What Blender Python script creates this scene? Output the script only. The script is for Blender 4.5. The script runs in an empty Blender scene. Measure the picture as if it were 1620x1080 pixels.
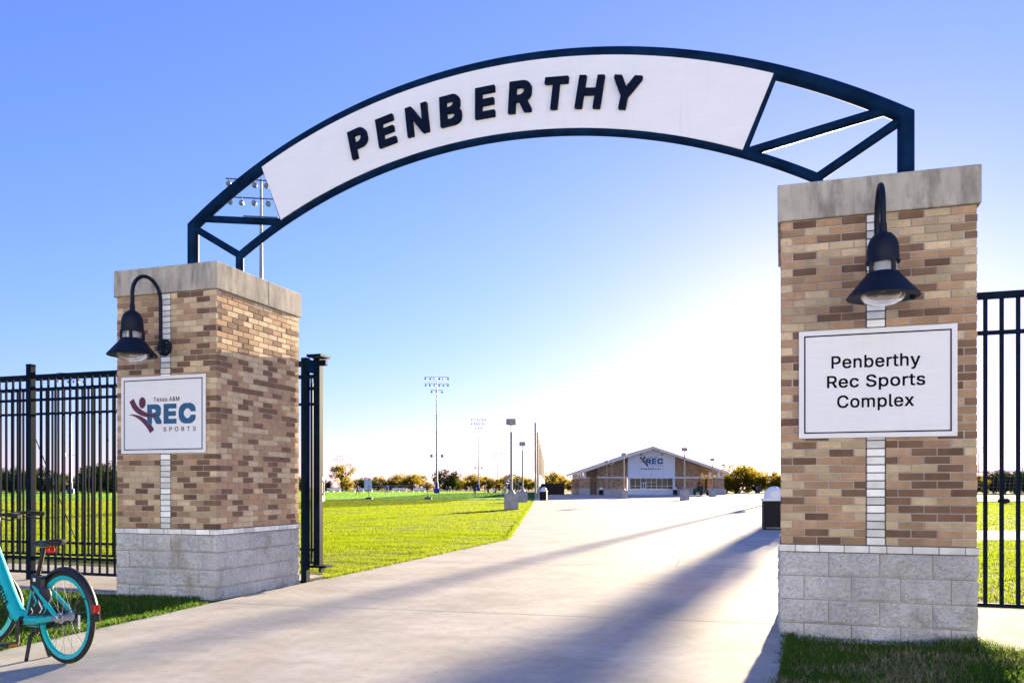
import bpy, bmesh, math, random
import numpy as np
from mathutils import Vector, Matrix
random.seed(7)
R = math.radians
SC = bpy.context.scene
COL = SC.collection

# ---------------------------------------------------------------- camera
EYE = 1.275                                   # metres above the path
cam_d = bpy.data.cameras.new('camera')
cam = bpy.data.objects.new('camera', cam_d)
COL.objects.link(cam)
cam.location = (0, 0, EYE)
cam.rotation_euler = (R(90), 0, 0)
cam_d.sensor_width = 36.0
cam_d.sensor_fit = 'HORIZONTAL'
cam_d.lens = 29.2
cam_d.shift_y = 0.1423
cam_d.clip_start = 0.05
cam_d.clip_end = 6000
SC.camera = cam

# ---------------------------------------------------------------- sky and sun
SUN_AZ, SUN_EL = R(21.5), R(7.5)              # to the right of straight ahead, low
world = bpy.data.worlds.new('World')
SC.world = world
world.use_nodes = True
wn, wl = world.node_tree.nodes, world.node_tree.links
wn.clear()
sky = wn.new('ShaderNodeTexSky')
sky.sky_type = 'NISHITA'
sky.sun_disc = False
sky.sun_elevation = SUN_EL
sky.sun_rotation = SUN_AZ
sky.altitude = 100
sky.air_density = 1.0
sky.dust_density = 0.25
sky.ozone_density = 6.0
bg = wn.new('ShaderNodeBackground')
bg.inputs['Strength'].default_value = 0.075
wo = wn.new('ShaderNodeOutputWorld')
wb = wn.new('ShaderNodeMix')                   # white balance of the whole sky
wb.data_type = 'RGBA'; wb.blend_type = 'MULTIPLY'
wb.inputs[0].default_value = 1.0
wb.inputs[7].default_value = (1.13, 0.73, 0.97, 1)
gm = wn.new('ShaderNodeGamma')                # soft tone curve, the same over the whole dome
gm.inputs['Gamma'].default_value = 0.78
wl.new(sky.outputs['Color'], gm.inputs['Color'])
wl.new(gm.outputs['Color'], wb.inputs[6])
wl.new(wb.outputs[2], bg.inputs['Color'])
wl.new(bg.outputs['Background'], wo.inputs['Surface'])

sun_d = bpy.data.lights.new('sun', 'SUN')
sun_d.energy = 4.4
sun_d.angle = R(0.5)
sun_d.color = (1.0, 0.81, 0.52)
sun = bpy.data.objects.new('sun', sun_d)
COL.objects.link(sun)
SUN_DIR = Vector((math.sin(SUN_AZ) * math.cos(SUN_EL), math.cos(SUN_AZ) * math.cos(SUN_EL), math.sin(SUN_EL)))
sun.rotation_euler = SUN_DIR.to_track_quat('Z', 'Y').to_euler()
sun.location = (20, 45, 30)

vs = SC.view_settings
vs.view_transform = 'Standard'
vs.look = 'None'
vs.gamma = 1.0
vs.use_curve_mapping = False
vs.exposure = 2.82
SC.cycles.max_bounces = 6
SC.cycles.transparent_max_bounces = 8
SC.cycles.use_denoising = True
SC.cycles.sample_clamp_indirect = 6.0

# ---------------------------------------------------------------- helpers
def tag(o, label=None, cat=None, group=None, kind=None):
    if label: o['label'] = label
    if cat: o['category'] = cat
    if group: o['group'] = group
    if kind: o['kind'] = kind
    return o

def empty(name, loc=(0, 0, 0), rz=0.0, label=None, cat=None, group=None):
    o = bpy.data.objects.new(name, None)
    COL.objects.link(o)
    o.empty_display_size = 0.2
    o.location = loc
    o.rotation_euler = (0, 0, rz)
    return tag(o, label, cat, group)

def link(name, me, parent=None, loc=None, rot=None):
    o = bpy.data.objects.new(name, me)
    COL.objects.link(o)
    if parent is not None: o.parent = parent
    if loc is not None: o.location = loc
    if rot is not None: o.rotation_euler = rot
    return o

def copy_tree(o, parent=None):
    c = o.copy()
    COL.objects.link(c)
    c.parent = parent
    for ch in list(o.children):
        copy_tree(ch, c)
    return c

class MB:
    """collects shapes into one mesh"""
    def __init__(self):
        self.v, self.f, self.m = [], [], []
    def add(self, vs_, fs_, mi=0):
        n = len(self.v)
        self.v += [tuple(p) for p in vs_]
        self.f += [tuple(i + n for i in f) for f in fs_]
        self.m += [mi] * len(fs_)
        return self
    def box(self, x0, x1, y0, y1, z0, z1, mi=0, rz=0.0, c=None):
        vs_ = [(x, y, z) for z in (z0, z1) for x, y in ((x0, y0), (x1, y0), (x1, y1), (x0, y1))]
        if rz:
            cx, cy = c if c else ((x0 + x1) / 2, (y0 + y1) / 2)
            ca, sa = math.cos(rz), math.sin(rz)
            vs_ = [(cx + (x - cx) * ca - (y - cy) * sa, cy + (x - cx) * sa + (y - cy) * ca, z) for x, y, z in vs_]
        return self.add(vs_, [(3, 2, 1, 0), (4, 5, 6, 7), (0, 1, 5, 4), (1, 2, 6, 5), (2, 3, 7, 6), (3, 0, 4, 7)], mi)
    def cbox(self, cx, cy, cz, sx, sy, sz, b=0.004, mi=0):
        """box with chamfered vertical and horizontal edges"""
        hx, hy, hz = sx / 2, sy / 2, sz / 2
        b = min(b, hx * .9, hy * .9, hz * .9)
        vs_, fs_ = [], []
        ix = {}
        for s in ((a, c, d) for a in (-1, 1) for c in (-1, 1) for d in (-1, 1)):
            for k in range(3):
                p = [s[0] * hx, s[1] * hy, s[2] * hz]
                for j in range(3):
                    if j != k: p[j] -= s[j] * b
                ix[s, k] = len(vs_)
                vs_.append((cx + p[0], cy + p[1], cz + p[2]))
        def q(k, sg, order):
            fs_.append([ix[o, k] for o in order])
        for k in range(3):
            a, c = [j for j in range(3) if j != k]
            for sg in (-1, 1):
                o = []
                for (p, r) in ((-1, -1), (1, -1), (1, 1), (-1, 1)):
                    s = [0, 0, 0]; s[k] = sg; s[a] = p; s[c] = r
                    o.append(tuple(s))
                if (sg < 0) != (k == 1): o = o[::-1]
                q(k, sg, o)
        for k in range(3):                         # edge chamfers along axis k
            a, c = [j for j in range(3) if j != k]
            for sa in (-1, 1):
                for sb in (-1, 1):
                    s0 = [0, 0, 0]; s0[a] = sa; s0[c] = sb; s1 = list(s0); s0[k] = -1; s1[k] = 1
                    s0, s1 = tuple(s0), tuple(s1)
                    f = [ix[s0, a], ix[s1, a], ix[s1, c], ix[s0, c]]
                    fs_.append(f)
        for s in ((a, c, d) for a in (-1, 1) for c in (-1, 1) for d in (-1, 1)):
            fs_.append([ix[s, 0], ix[s, 1], ix[s, 2]])
        return self.add(vs_, fs_, mi)
    def tube(self, pts, r, n=10, closed=False, caps=True, mi=0, up=None):
        pts = [Vector(p) for p in pts]
        N = len(pts)
        rr = r if isinstance(r, (list, tuple)) else [r] * N
        seg = []
        for i in range(N):
            a, b = (pts[i - 1], pts[i]) if (i > 0 or closed) else (pts[0], pts[1])
            seg.append((b - a).normalized())
        t0 = seg[0]
        ref = Vector(up) if up else (Vector((0, 0, 1)) if abs(t0.z) < .9 else Vector((1, 0, 0)))
        nrm = (ref - t0 * ref.dot(t0)).normalized()
        vs_, fs_ = [], []
        for i in range(N):
            t = seg[i]
            nx = seg[(i + 1) % N] if (i < N - 1 or closed) else t
            if i == 0 and not closed: nx = t
            bis = (t + nx).normalized() if (t + nx).length > 1e-6 else t
            nrm = (nrm - t * nrm.dot(t)).normalized()
            bn = t.cross(nrm)
            for k in range(n):
                a = 2 * math.pi * k / n
                d = (nrm * math.cos(a) + bn * math.sin(a)) * rr[i]
                d = d - t * (d.dot(bis) / max(t.dot(bis), .3))      # mitred joints
                vs_.append(pts[i] + d)
        M = N if closed else N - 1
        for i in range(M):
            j = (i + 1) % N
            for k in range(n):
                l = (k + 1) % n
                fs_.append((i * n + k, i * n + l, j * n + l, j * n + k))
        if caps and not closed:
            fs_.append(tuple(range(n))[::-1])
            fs_.append(tuple((N - 1) * n + k for k in range(n)))
        return self.add(vs_, fs_, mi)
    def lathe(self, prof, n=20, c=(0, 0, 0), mi=0, axis='Z', capb=False, capt=False):
        vs_, fs_ = [], []
        for (r, z) in prof:
            for k in range(n):
                a = 2 * math.pi * k / n
                if axis == 'Z': p = (r * math.cos(a), r * math.sin(a), z)
                elif axis == 'Y': p = (r * math.cos(a), z, r * math.sin(a))
                else: p = (z, r * math.cos(a), r * math.sin(a))
                vs_.append((c[0] + p[0], c[1] + p[1], c[2] + p[2]))
        for i in range(len(prof) - 1):
            for k in range(n):
                l = (k + 1) % n
                fs_.append((i * n + k, i * n + l, (i + 1) * n + l, (i + 1) * n + k))
        if capb: fs_.append(tuple(range(n))[::-1])
        if capt: fs_.append(tuple((len(prof) - 1) * n + k for k in range(n)))
        return self.add(vs_, fs_, mi)
    def prism(self, poly, y0, y1, mi=0):
        """polygon in x,z swept along y (y0 is the front)"""
        n = len(poly)
        vs_ = [(x, y0, z) for x, z in poly] + [(x, y1, z) for x, z in poly]
        fs_ = [tuple(range(n)), tuple(range(n, 2 * n))[::-1]]
        for i in range(n):
            j = (i + 1) % n
            fs_.append((j, i, i + n, j + n))
        return self.add(vs_, fs_, mi)
    def slab(self, poly, z0, z1, mi=0):
        n = len(poly)
        vs_ = [(x, y, z1) for x, y in poly] + [(x, y, z0) for x, y in poly]
        fs_ = [tuple(range(n)), tuple(range(n, 2 * n))[::-1]]
        for i in range(n):
            j = (i + 1) % n
            fs_.append((j, i, i + n, j + n))
        return self.add(vs_, fs_, mi)
    def mesh(self, name, mats, smooth=False, fix=True):
        me = bpy.data.meshes.new(name)
        me.from_pydata(self.v, [], self.f)
        for m in (mats if isinstance(mats, (list, tuple)) else [mats]):
            me.materials.append(m)
        if any(self.m):
            me.polygons.foreach_set('material_index', self.m)
        if fix:
            bm = bmesh.new(); bm.from_mesh(me)
            bmesh.ops.recalc_face_normals(bm, faces=bm.faces)
            bm.to_mesh(me); bm.free()
        if smooth:
            me.shade_smooth()
            me.set_sharp_from_angle(angle=R(38))
        me.update()
        return me
    def build(self, name, mats, parent=None, loc=None, rot=None, smooth=False, fix=True):
        return link(name, self.mesh(name, mats, smooth, fix), parent, loc, rot)

def bx(name, mat, parent, cx, cy, cz, sx, sy, sz, b=0.004):
    return MB().cbox(cx, cy, cz, sx, sy, sz, b).build(name, mat, parent)

# ---------------------------------------------------------------- materials
def new_mat(name):
    m = bpy.data.materials.new(name)
    m.use_nodes = True
    nt = m.node_tree
    nt.nodes.clear()
    out = nt.nodes.new('ShaderNodeOutputMaterial')
    b = nt.nodes.new('ShaderNodeBsdfPrincipled')
    nt.links.new(b.outputs[0], out.inputs[0])
    return m, nt, b, out

def coords(nt, scale=(1, 1, 1), jitter=False, kind='Object'):
    tc = nt.nodes.new('ShaderNodeTexCoord')
    mp = nt.nodes.new('ShaderNodeMapping')
    mp.inputs['Scale'].default_value = scale
    nt.links.new(tc.outputs[kind], mp.inputs['Vector'])
    if jitter:
        oi = nt.nodes.new('ShaderNodeObjectInfo')
        mu = nt.nodes.new('ShaderNodeMath'); mu.operation = 'MULTIPLY'
        mu.inputs[1].default_value = 57.0
        nt.links.new(oi.outputs['Random'], mu.inputs[0])
        nt.links.new(mu.outputs[0], mp.inputs['Location'])
    return mp.outputs['Vector']

def noise(nt, vec, scale, detail=4, rough=.55, lo=.3, hi=.7):
    n = nt.nodes.new('ShaderNodeTexNoise')
    n.inputs['Scale'].default_value = scale
    n.inputs['Detail'].default_value = detail
    n.inputs['Roughness'].default_value = rough
    nt.links.new(vec, n.inputs['Vector'])
    mr = nt.nodes.new('ShaderNodeMapRange')
    mr.inputs['From Min'].default_value = lo
    mr.inputs['From Max'].default_value = hi
    nt.links.new(n.outputs[0], mr.inputs['Value'])
    return mr.outputs['Result']

def mixc(nt, fac, a, b, mode='MIX'):
    mx = nt.nodes.new('ShaderNodeMix')
    mx.data_type = 'RGBA'
    mx.blend_type = mode
    for s, val in ((mx.inputs[0], fac), (mx.inputs[6], a), (mx.inputs[7], b)):
        if isinstance(val, (int, float)): s.default_value = val
        elif isinstance(val, (tuple, list)): s.default_value = (*val[:3], 1)
        else: nt.links.new(val, s)
    return mx.outputs[2]

def mul(nt, a, k):
    m = nt.nodes.new('ShaderNodeMath'); m.operation = 'MULTIPLY'
    nt.links.new(a, m.inputs[0])
    if isinstance(k, (int, float)): m.inputs[1].default_value = k
    else: nt.links.new(k, m.inputs[1])
    return m.outputs[0]

def bump(nt, bsdf, h, strength=.3, dist=.01):
    b = nt.nodes.new('ShaderNodeBump')
    b.inputs['Strength'].default_value = strength
    b.inputs['Distance'].default_value = dist
    nt.links.new(h, b.inputs['Height'])
    nt.links.new(b.outputs[0], bsdf.inputs['Normal'])

def simple(name, col, rough=.6, metal=0.0, var=.15, nscale=8, bstr=0.0, bscale=40, jitter=False, spec=.5):
    m, nt, b, out = new_mat(name)
    b.inputs['Roughness'].default_value = rough
    b.inputs['Metallic'].default_value = metal
    b.inputs['Specular IOR Level'].default_value = spec
    vec = coords(nt, jitter=jitter)
    if var > 0:
        f = noise(nt, vec, nscale)
        d = tuple(c * (1 - var) for c in col); l = tuple(min(1, c * (1 + var)) for c in col)
        nt.links.new(mixc(nt, f, d, l), b.inputs['Base Color'])
    else:
        b.inputs['Base Color'].default_value = (*col, 1)
    if bstr > 0:
        bump(nt, b, noise(nt, vec, bscale, 5, .6, 0, 1), bstr, .01)
    return m

def brick_mat(name, col, fleck, fstr):
    m, nt, b, out = new_mat(name)
    b.inputs['Roughness'].default_value = .88
    b.inputs['Specular IOR Level'].default_value = .25
    oi = nt.nodes.new('ShaderNodeObjectInfo')
    vec = coords(nt, jitter=True)
    tone = noise(nt, vec, 7, 3)
    c = mixc(nt, tone, tuple(x * .84 for x in col), tuple(min(1, x * 1.14) for x in col))
    vv = coords(nt, (1.0, 1.0, .38), jitter=True)
    fl = noise(nt, vv, 150, 2, .5, .62, .72)
    c = mixc(nt, mul(nt, fl, fstr), c, fleck)
    at = nt.nodes.new('ShaderNodeHueSaturation')
    mr = nt.nodes.new('ShaderNodeMapRange')
    mr.inputs['To Min'].default_value = .74; mr.inputs['To Max'].default_value = 1.2
    nt.links.new(oi.outputs['Random'], mr.inputs['Value'])
    nt.links.new(mr.outputs[0], at.inputs['Value'])
    nt.links.new(c, at.inputs['Color'])
    nt.links.new(at.outputs[0], b.inputs['Base Color'])
    bump(nt, b, noise(nt, coords(nt, (1, 1, .3), True), 160, 3, .6, .2, .8), .35, .004)
    return m

M = {}
M['brick_light'] = brick_mat('brick_light', (.58, .44, .27), (.12, .07, .04), .75)
M['brick_tan'] = brick_mat('brick_tan', (.43, .275, .16), (.13, .07, .04), .55)
M['brick_brown'] = brick_mat('brick_brown', (.205, .118, .072), (.06, .03, .025), .4)
M['brick_white'] = brick_mat('brick_white', (.88, .86, .80), (.6, .55, .48), .2)
BR = [M['brick_light'], M['brick_tan'], M['brick_brown'], M['brick_white']]
M['mortar'] = simple('mortar', (.44, .40, .38), .95, var=.2, nscale=5, bstr=.3, bscale=90)

def block_mat():
    m, nt, b, out = new_mat('split_block')
    b.inputs['Roughness'].default_value = .95
    b.inputs['Specular IOR Level'].default_value = .2
    vec = coords(nt)
    c = mixc(nt, noise(nt, vec, 2.2, 5), (.60, .59, .57), (.86, .84, .81))
    c = mixc(nt, mul(nt, noise(nt, coords(nt, (1, 1, 1.7)), 38, 7, .85, .5, .62), .75), c, (.22, .21, .21))
    # mineral stains: rusty near the footing, pale lime runs
    c = mixc(nt, mul(nt, noise(nt, coords(nt, (1, 1, .45)), 3.1, 4, .6, .58, .72), .55), c, (.34, .25, .16))
    c = mixc(nt, mul(nt, noise(nt, coords(nt, (1.6, 1.6, .35)), 4.3, 4, .6, .6, .75), .5), c, (.66, .63, .6))
    nt.links.new(c, b.inputs['Base Color'])
    bump(nt, b, noise(nt, vec, 48, 8, .8, .1, .9), 1.0, .02)
    return m
M['block'] = block_mat()

def cap_mat():
    m, nt, b, out = new_mat('cast_stone')
    b.inputs['Roughness'].default_value = .9
    b.inputs['Specular IOR Level'].default_value = .2
    vec = coords(nt, jitter=True)
    c = mixc(nt, noise(nt, vec, 3, 6, .65), (.40, .36, .30), (.58, .535, .45))
    st = noise(nt, coords(nt, (3.2, 3.2, .8), True), 2.3, 7, .7, .47, .72)
    c = mixc(nt, mul(nt, st, .75), c, (.10, .095, .09))
    st2 = noise(nt, coords(nt, (6, 6, .35), True), 2.0, 5, .6, .52, .8)
    c = mixc(nt, mul(nt, st2, .5), c, (.24, .21, .18))
    sp = noise(nt, vec, 26, 6, .75, .6, .75)
    c = mixc(nt, mul(nt, sp, .5), c, (.10, .09, .08))
    nt.links.new(c, b.inputs['Base Color'])
    bump(nt, b, noise(nt, vec, 45, 6, .7, .1, .9), .3, .006)
    return m
M['cap'] = cap_mat()

def concrete_mat(name, a, bcol, joints=False):
    m, nt, b, out = new_mat(name)
    b.inputs['Roughness'].default_value = .88
    b.inputs['Specular IOR Level'].default_value = .02
    vec = coords(nt)
    c = mixc(nt, noise(nt, vec, .9, 8, .7, .36, .64), a, bcol)
    c = mixc(nt, mul(nt, noise(nt, coords(nt, (.5, 1.6, 1)), 1.1, 6, .7, .48, .72), .35), c, tuple(x * .78 for x in a))
    c = mixc(nt, mul(nt, noise(nt, vec, 7, 6, .75, .45, .7), .45), c, tuple(x * .72 for x in a))
    c = mixc(nt, mul(nt, noise(nt, coords(nt, (1, .25, 1)), 2.2, 5, .65, .52, .75), .3), c, (.42, .33, .24))
    v = nt.nodes.new('ShaderNodeTexVoronoi'); v.inputs['Scale'].default_value = 2.6
    nt.links.new(vec, v.inputs['Vector'])
    mr = nt.nodes.new('ShaderNodeMapRange')
    mr.inputs['From Min'].default_value = .02; mr.inputs['From Max'].default_value = .05
    mr.inputs['To Min'].default_value = .6; mr.inputs['To Max'].default_value = 0
    nt.links.new(v.outputs['Distance'], mr.inputs['Value'])
    c = mixc(nt, mr.outputs[0], c, (.13, .11, .1))                # old gum and drip spots
    sp = noise(nt, vec, 60, 3, .6, .58, .78)
    c = mixc(nt, mul(nt, sp, .25), c, tuple(x * .5 for x in a))
    if joints:
        for k in (0, 1):
            sx = nt.nodes.new('ShaderNodeSeparateXYZ'); nt.links.new(vec, sx.inputs[0])
            d = nt.nodes.new('ShaderNodeMath'); d.operation = 'PINGPONG'; d.inputs[1].default_value = 2.75
            nt.links.new(sx.outputs[k], d.inputs[0])
            l = nt.nodes.new('ShaderNodeMath'); l.operation = 'LESS_THAN'; l.inputs[1].default_value = .012
            nt.links.new(d.outputs[0], l.inputs[0])
            c = mixc(nt, mul(nt, l.outputs[0], .6), c, (.2, .18, .17))
    nt.links.new(c, b.inputs['Base Color'])
    bump(nt, b, noise(nt, vec, 120, 4, .6, .1, .9), .12, .004)
    return m
M['concrete'] = concrete_mat('concrete', (.40, .375, .34), (.56, .53, .485))
M['concrete_far'] = concrete_mat('concrete_far', (.42, .385, .355), (.52, .485, .45), True)
M['concrete_base'] = simple('concrete_base', (.42, .38, .34), .9, var=.2, nscale=3, bstr=.3)
M['joint'] = simple('joint', (.09, .08, .07), .95, var=.3)

def ground_mat(name, a, bcol, c3, s=.35):
    m, nt, b, out = new_mat(name)
    b.inputs['Roughness'].default_value = .95
    b.inputs['Specular IOR Level'].default_value = .1
    vec = coords(nt)
    c = mixc(nt, noise(nt, vec, s, 6, .65), a, bcol)
    c = mixc(nt, mul(nt, noise(nt, vec, s * 12, 5, .7, .45, .75), .6), c, c3)
    nt.links.new(c, b.inputs['Base Color'])
    bump(nt, b, noise(nt, vec, 30, 6, .75, .1, .9), .9, .05)
    return m
M['ground'] = ground_mat('ground', (.055, .075, .02), (.10, .12, .03), (.13, .11, .05))
M['turf'] = ground_mat('turf', (.045, .13, .02), (.06, .165, .025), (.05, .12, .02), .05)
M['white_line'] = simple('white_line', (.75, .75, .72), .8, var=.1)

def leaf_mat(name, lo, hi, trans, mix=.5, attr=True):
    m, nt, b, out = new_mat(name)
    nt.nodes.remove(b)
    d = nt.nodes.new('ShaderNodeBsdfDiffuse'); t = nt.nodes.new('ShaderNodeBsdfTranslucent')
    ms = nt.nodes.new('ShaderNodeMixShader'); ms.inputs[0].default_value = mix
    at = nt.nodes.new('ShaderNodeAttribute'); at.attribute_name = 'shade'
    oi = nt.nodes.new('ShaderNodeObjectInfo')
    c = mixc(nt, at.outputs['Fac'], lo, hi)
    hs = nt.nodes.new('ShaderNodeHueSaturation')
    mr = nt.nodes.new('ShaderNodeMapRange'); mr.inputs['To Min'].default_value = .478; mr.inputs['To Max'].default_value = .518
    nt.links.new(oi.outputs['Random'], mr.inputs['Value']); nt.links.new(mr.outputs[0], hs.inputs['Hue'])
    nt.links.new(c, hs.inputs['Color'])
    nt.links.new(hs.outputs[0], d.inputs['Color'])
    nt.links.new(mixc(nt, .5, hs.outputs[0], trans), t.inputs['Color'])
    nt.links.new(d.outputs[0], ms.inputs[1]); nt.links.new(t.outputs[0], ms.inputs[2])
    nt.links.new(ms.outputs[0], out.inputs[0])
    return m
M['leaf_dark'] = leaf_mat('leaf_dark', (.025, .045, .012), (.06, .085, .02), (.08, .10, .02), .35)
M['leaf_gold'] = leaf_mat('leaf_gold', (.065, .075, .012), (.19, .16, .02), (.44, .33, .02), .6)
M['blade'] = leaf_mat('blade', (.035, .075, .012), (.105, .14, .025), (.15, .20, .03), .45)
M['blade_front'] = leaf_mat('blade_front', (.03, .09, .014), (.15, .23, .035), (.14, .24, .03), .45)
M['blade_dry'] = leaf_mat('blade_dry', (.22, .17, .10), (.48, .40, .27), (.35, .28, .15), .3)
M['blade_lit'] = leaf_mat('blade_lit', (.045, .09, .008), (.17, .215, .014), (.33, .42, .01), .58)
M['blade_turf'] = leaf_mat('blade_turf', (.06, .19, .02), (.11, .27, .02), (.24, .50, .02), .55)
M['bark'] = simple('bark', (.10, .075, .055), .95, var=.35, nscale=6, bstr=.5, bscale=20)

M['steel'] = simple('blue_black_steel', (.003, .018, .055), .5, .0, var=.4, nscale=5, bstr=.05, bscale=60, spec=.03)
M['fence'] = simple('fence_paint', (.002, .010, .024), .55, .0, var=.4, nscale=6, spec=.06)
M['lamp'] = simple('lamp_paint', (.002, .006, .020), .6, .0, var=.2, nscale=5, bstr=.05, bscale=80, spec=.3)
def glass_mat(name, col, rough, tr):
    m, nt, b, out = new_mat(name)
    b.inputs['Base Color'].default_value = (*col, 1)
    b.inputs['Roughness'].default_value = rough
    b.inputs['Transmission Weight'].default_value = tr
    b.inputs['IOR'].default_value = 1.3
    c = mixc(nt, noise(nt, coords(nt), 9), tuple(x * .9 for x in col), col)
    nt.links.new(c, b.inputs['Base Color'])
    return m
M['lens'] = glass_mat('frosted_lens', (.62, .58, .52), .18, .8)
M['clear'] = glass_mat('clear_lens', (.85, .88, .92), .06, .75)

def panel_mat():
    m, nt, b, out = new_mat('brushed_aluminium')
    b.inputs['Metallic'].default_value = .0
    b.inputs['Roughness'].default_value = .5
    vec = coords(nt)
    br = noise(nt, coords(nt, (1.2, 1, 60)), 3, 3, .6)
    c = mixc(nt, br, (.80, .80, .82), (.88, .88, .90))
    c = mixc(nt, mul(nt, noise(nt, coords(nt, (9, 9, .5)), 3.0, 5, .65, .6, .85), .3), c, (.52, .51, .52))
    c = mixc(nt, mul(nt, noise(nt, vec, 1.2, 4, .6, .45, .8), .18), c, (.60, .60, .66))
    nt.links.new(c, b.inputs['Base Color'])
    return m
M['panel'] = panel_mat()
M['ink'] = simple('ink', (.004, .005, .010), .7, var=.1, spec=.1)
M['letter'] = simple('letter', (.002, .007, .025), .7, var=.2, spec=.1)
M['maroon'] = simple('maroon', (.09, .012, .045), .5, var=.1)
M['logo_blue'] = simple('logo_blue', (.010, .095, .21), .5, var=.08)
M['galv'] = simple('galvanised', (.34, .34, .34), .5, .3, var=.2)
M['galv_dark'] = simple('galvanised_dark', (.12, .12, .13), .5, .3, var=.2)
M['pole_tan'] = simple('pole_tan', (.38, .33, .25), .6, var=.1)
M['white'] = simple('white_paint', (.78, .78, .78), .55, var=.06)
M['blue_pad'] = simple('blue_pad', (.012, .045, .33), .6, var=.15)
M['black'] = simple('black_plastic', (.012, .012, .013), .5, var=.3)
M['rubber'] = simple('rubber', (.014, .014, .014), .85, var=.3, bstr=.2)
# ================================================================ SETTING
from mathutils import noise as mnoise
def in_poly(px, py, poly):
    inside = np.zeros(len(px), bool)
    n = len(poly)
    for i in range(n):
        x0, y0 = poly[i]; x1, y1 = poly[(i + 1) % n]
        c = ((y0 > py) != (y1 > py)) & (px < (x1 - x0) * (py - y0) / ((y1 - y0) if y1 != y0 else 1e-9) + x0)
        inside ^= c
    return inside

def clip(poly, nx, ny, c):
    """keep the side nx*x + ny*y <= c"""
    out = []
    for i in range(len(poly)):
        a, b = poly[i], poly[(i + 1) % len(poly)]
        da, db = nx * a[0] + ny * a[1] - c, nx * b[0] + ny * b[1] - c
        if da <= 0: out.append(a)
        if (da < 0 < db) or (db < 0 < da):
            t = da / (da - db)
            out.append((a[0] + (b[0] - a[0]) * t, a[1] + (b[1] - a[1]) * t))
    return out

def sheet(name, poly, z, mat, kind='structure', thick=.08):
    o = MB().slab(poly, z - thick, z).build(name, mat)
    return tag(o, kind=kind)

g = MB().add([(-3000, -400, -.03), (3000, -400, -.03), (3000, 5000, -.03), (-3000, 5000, -.03)], [(0, 1, 2, 3)]).build('ground', M['ground'])
tag(g, kind='structure')

PLAZA = [(-5.36, 1.25), (.18, 1.25), (2.42, 7.3), (3.6, 10.8), (10.2, 20.2), (33, 70), (75, 92), (75, 165), (5.2, 165), (2.4, 90),
         (1.9, 74), (-.11, 20.5), (-2.62, 11.6), (-3.32, 9.15)]
plaza = MB().slab(PLAZA, -.10, -.018).build('plaza', M['joint'])
tag(plaza, kind='structure')
NX, NY = .242, .970
TX, TY = .970, -.242
cuts = [-8, 2.6, 8.13, 13.67, 19.2, 24.7, 30.2, 35.7]
for i in range(len(cuts)):
    p = clip(PLAZA, -NX, -NY, -(cuts[i] + .012))
    if i < len(cuts) - 1:
        p = clip(p, NX, NY, cuts[i + 1] - .012)
    if len(p) < 3: continue
    ts = [TX * x + TY * y for x, y in p]
    lo, hi = min(ts), max(ts)
    if i < 3 or i == len(cuts) - 1:
        parts = [p]
    else:
        k = max(1, int(round((hi - lo) / 5.5)))
        parts = []
        for q in range(k):
            a, b = lo + (hi - lo) * q / k, lo + (hi - lo) * (q + 1) / k
            pp = clip(clip(p, -TX, -TY, -(a + (.006 if q else -1))), TX, TY, b - (.006 if q < k - 1 else -1))
            if len(pp) > 2: parts.append(pp)
    for pp in parts:
        MB().slab(pp, -.085, 0.0).build('slab', M['concrete_far'] if i == len(cuts) - 1 else M['concrete'], plaza)

sheet('street', [(-90, -60), (90, -60), (90, 1.2), (-90, 1.2)], -.012, M['concrete'])

class Frame:
    """local frame of a gate pillar: a along the street front, v towards the field"""
    def __init__(self, cx, cy, yaw):
        self.c = (cx, cy); self.yaw = yaw
        self.u = (math.cos(yaw), -math.sin(yaw)); self.v = (math.sin(yaw), math.cos(yaw))
    def p(self, a, v):
        return (self.c[0] + self.u[0] * a + self.v[0] * v, self.c[1] + self.u[1] * a + self.v[1] * v)

OV = .026
LW, LD, LYAW = 1.44, 1.72, R(18.3)
RW, RD, RYAW = 1.518, 1.518, R(18.0)
_f = Frame(-3.40, 9.564, LYAW)
LF = Frame(*_f.p(-(LW / 2 + OV), LD / 2 + OV), LYAW)
_f = Frame(2.295, 7.18, RYAW)
RF = Frame(*_f.p(RW / 2 + OV, RD / 2 + OV), RYAW)

def walk(name, fr, a0, a1, v0, v1, n):
    base = MB().slab([fr.p(a0, v0), fr.p(a1, v0), fr.p(a1, v1), fr.p(a0, v1)], -.1, -.022).build(name, M['joint'])
    tag(base, kind='structure')
    for i in range(n):
        x0, x1 = a0 + (a1 - a0) * i / n + .005, a0 + (a1 - a0) * (i + 1) / n - .005
        MB().slab([fr.p(x0, v0), fr.p(x1, v0), fr.p(x1, v1), fr.p(x0, v1)], -.09, -.006).build('slab', M['concrete'], base)
walk('fence_walk', LF, -12, .6, -.86, 1.75, 9)
walk('fence_walk', RF, -.6, 11, -.9, 1.6, 8)
sheet('side_path', [(11.5, 20.3), (60, 18.6), (60, 23.4), (13.6, 24.6)], -.008, M['concrete'])
sheet('turf_field', [(-170, 85.5), (2.2, 85.5), (4.4, 150), (4.4, 245), (-170, 245)], -.012, M['turf'])
sheet('kerb_strip', [(-170, 84.7), (2.1, 84.7), (2.1, 85.4), (-170, 85.4)], .03, M['concrete'])
for yy in (100, 118, 140, 170, 205):
    sheet('pitch_line', [(-120, yy), (0, yy), (0, yy + .25), (-120, yy + .25)], -.006, M['white_line'], thick=.01)

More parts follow.
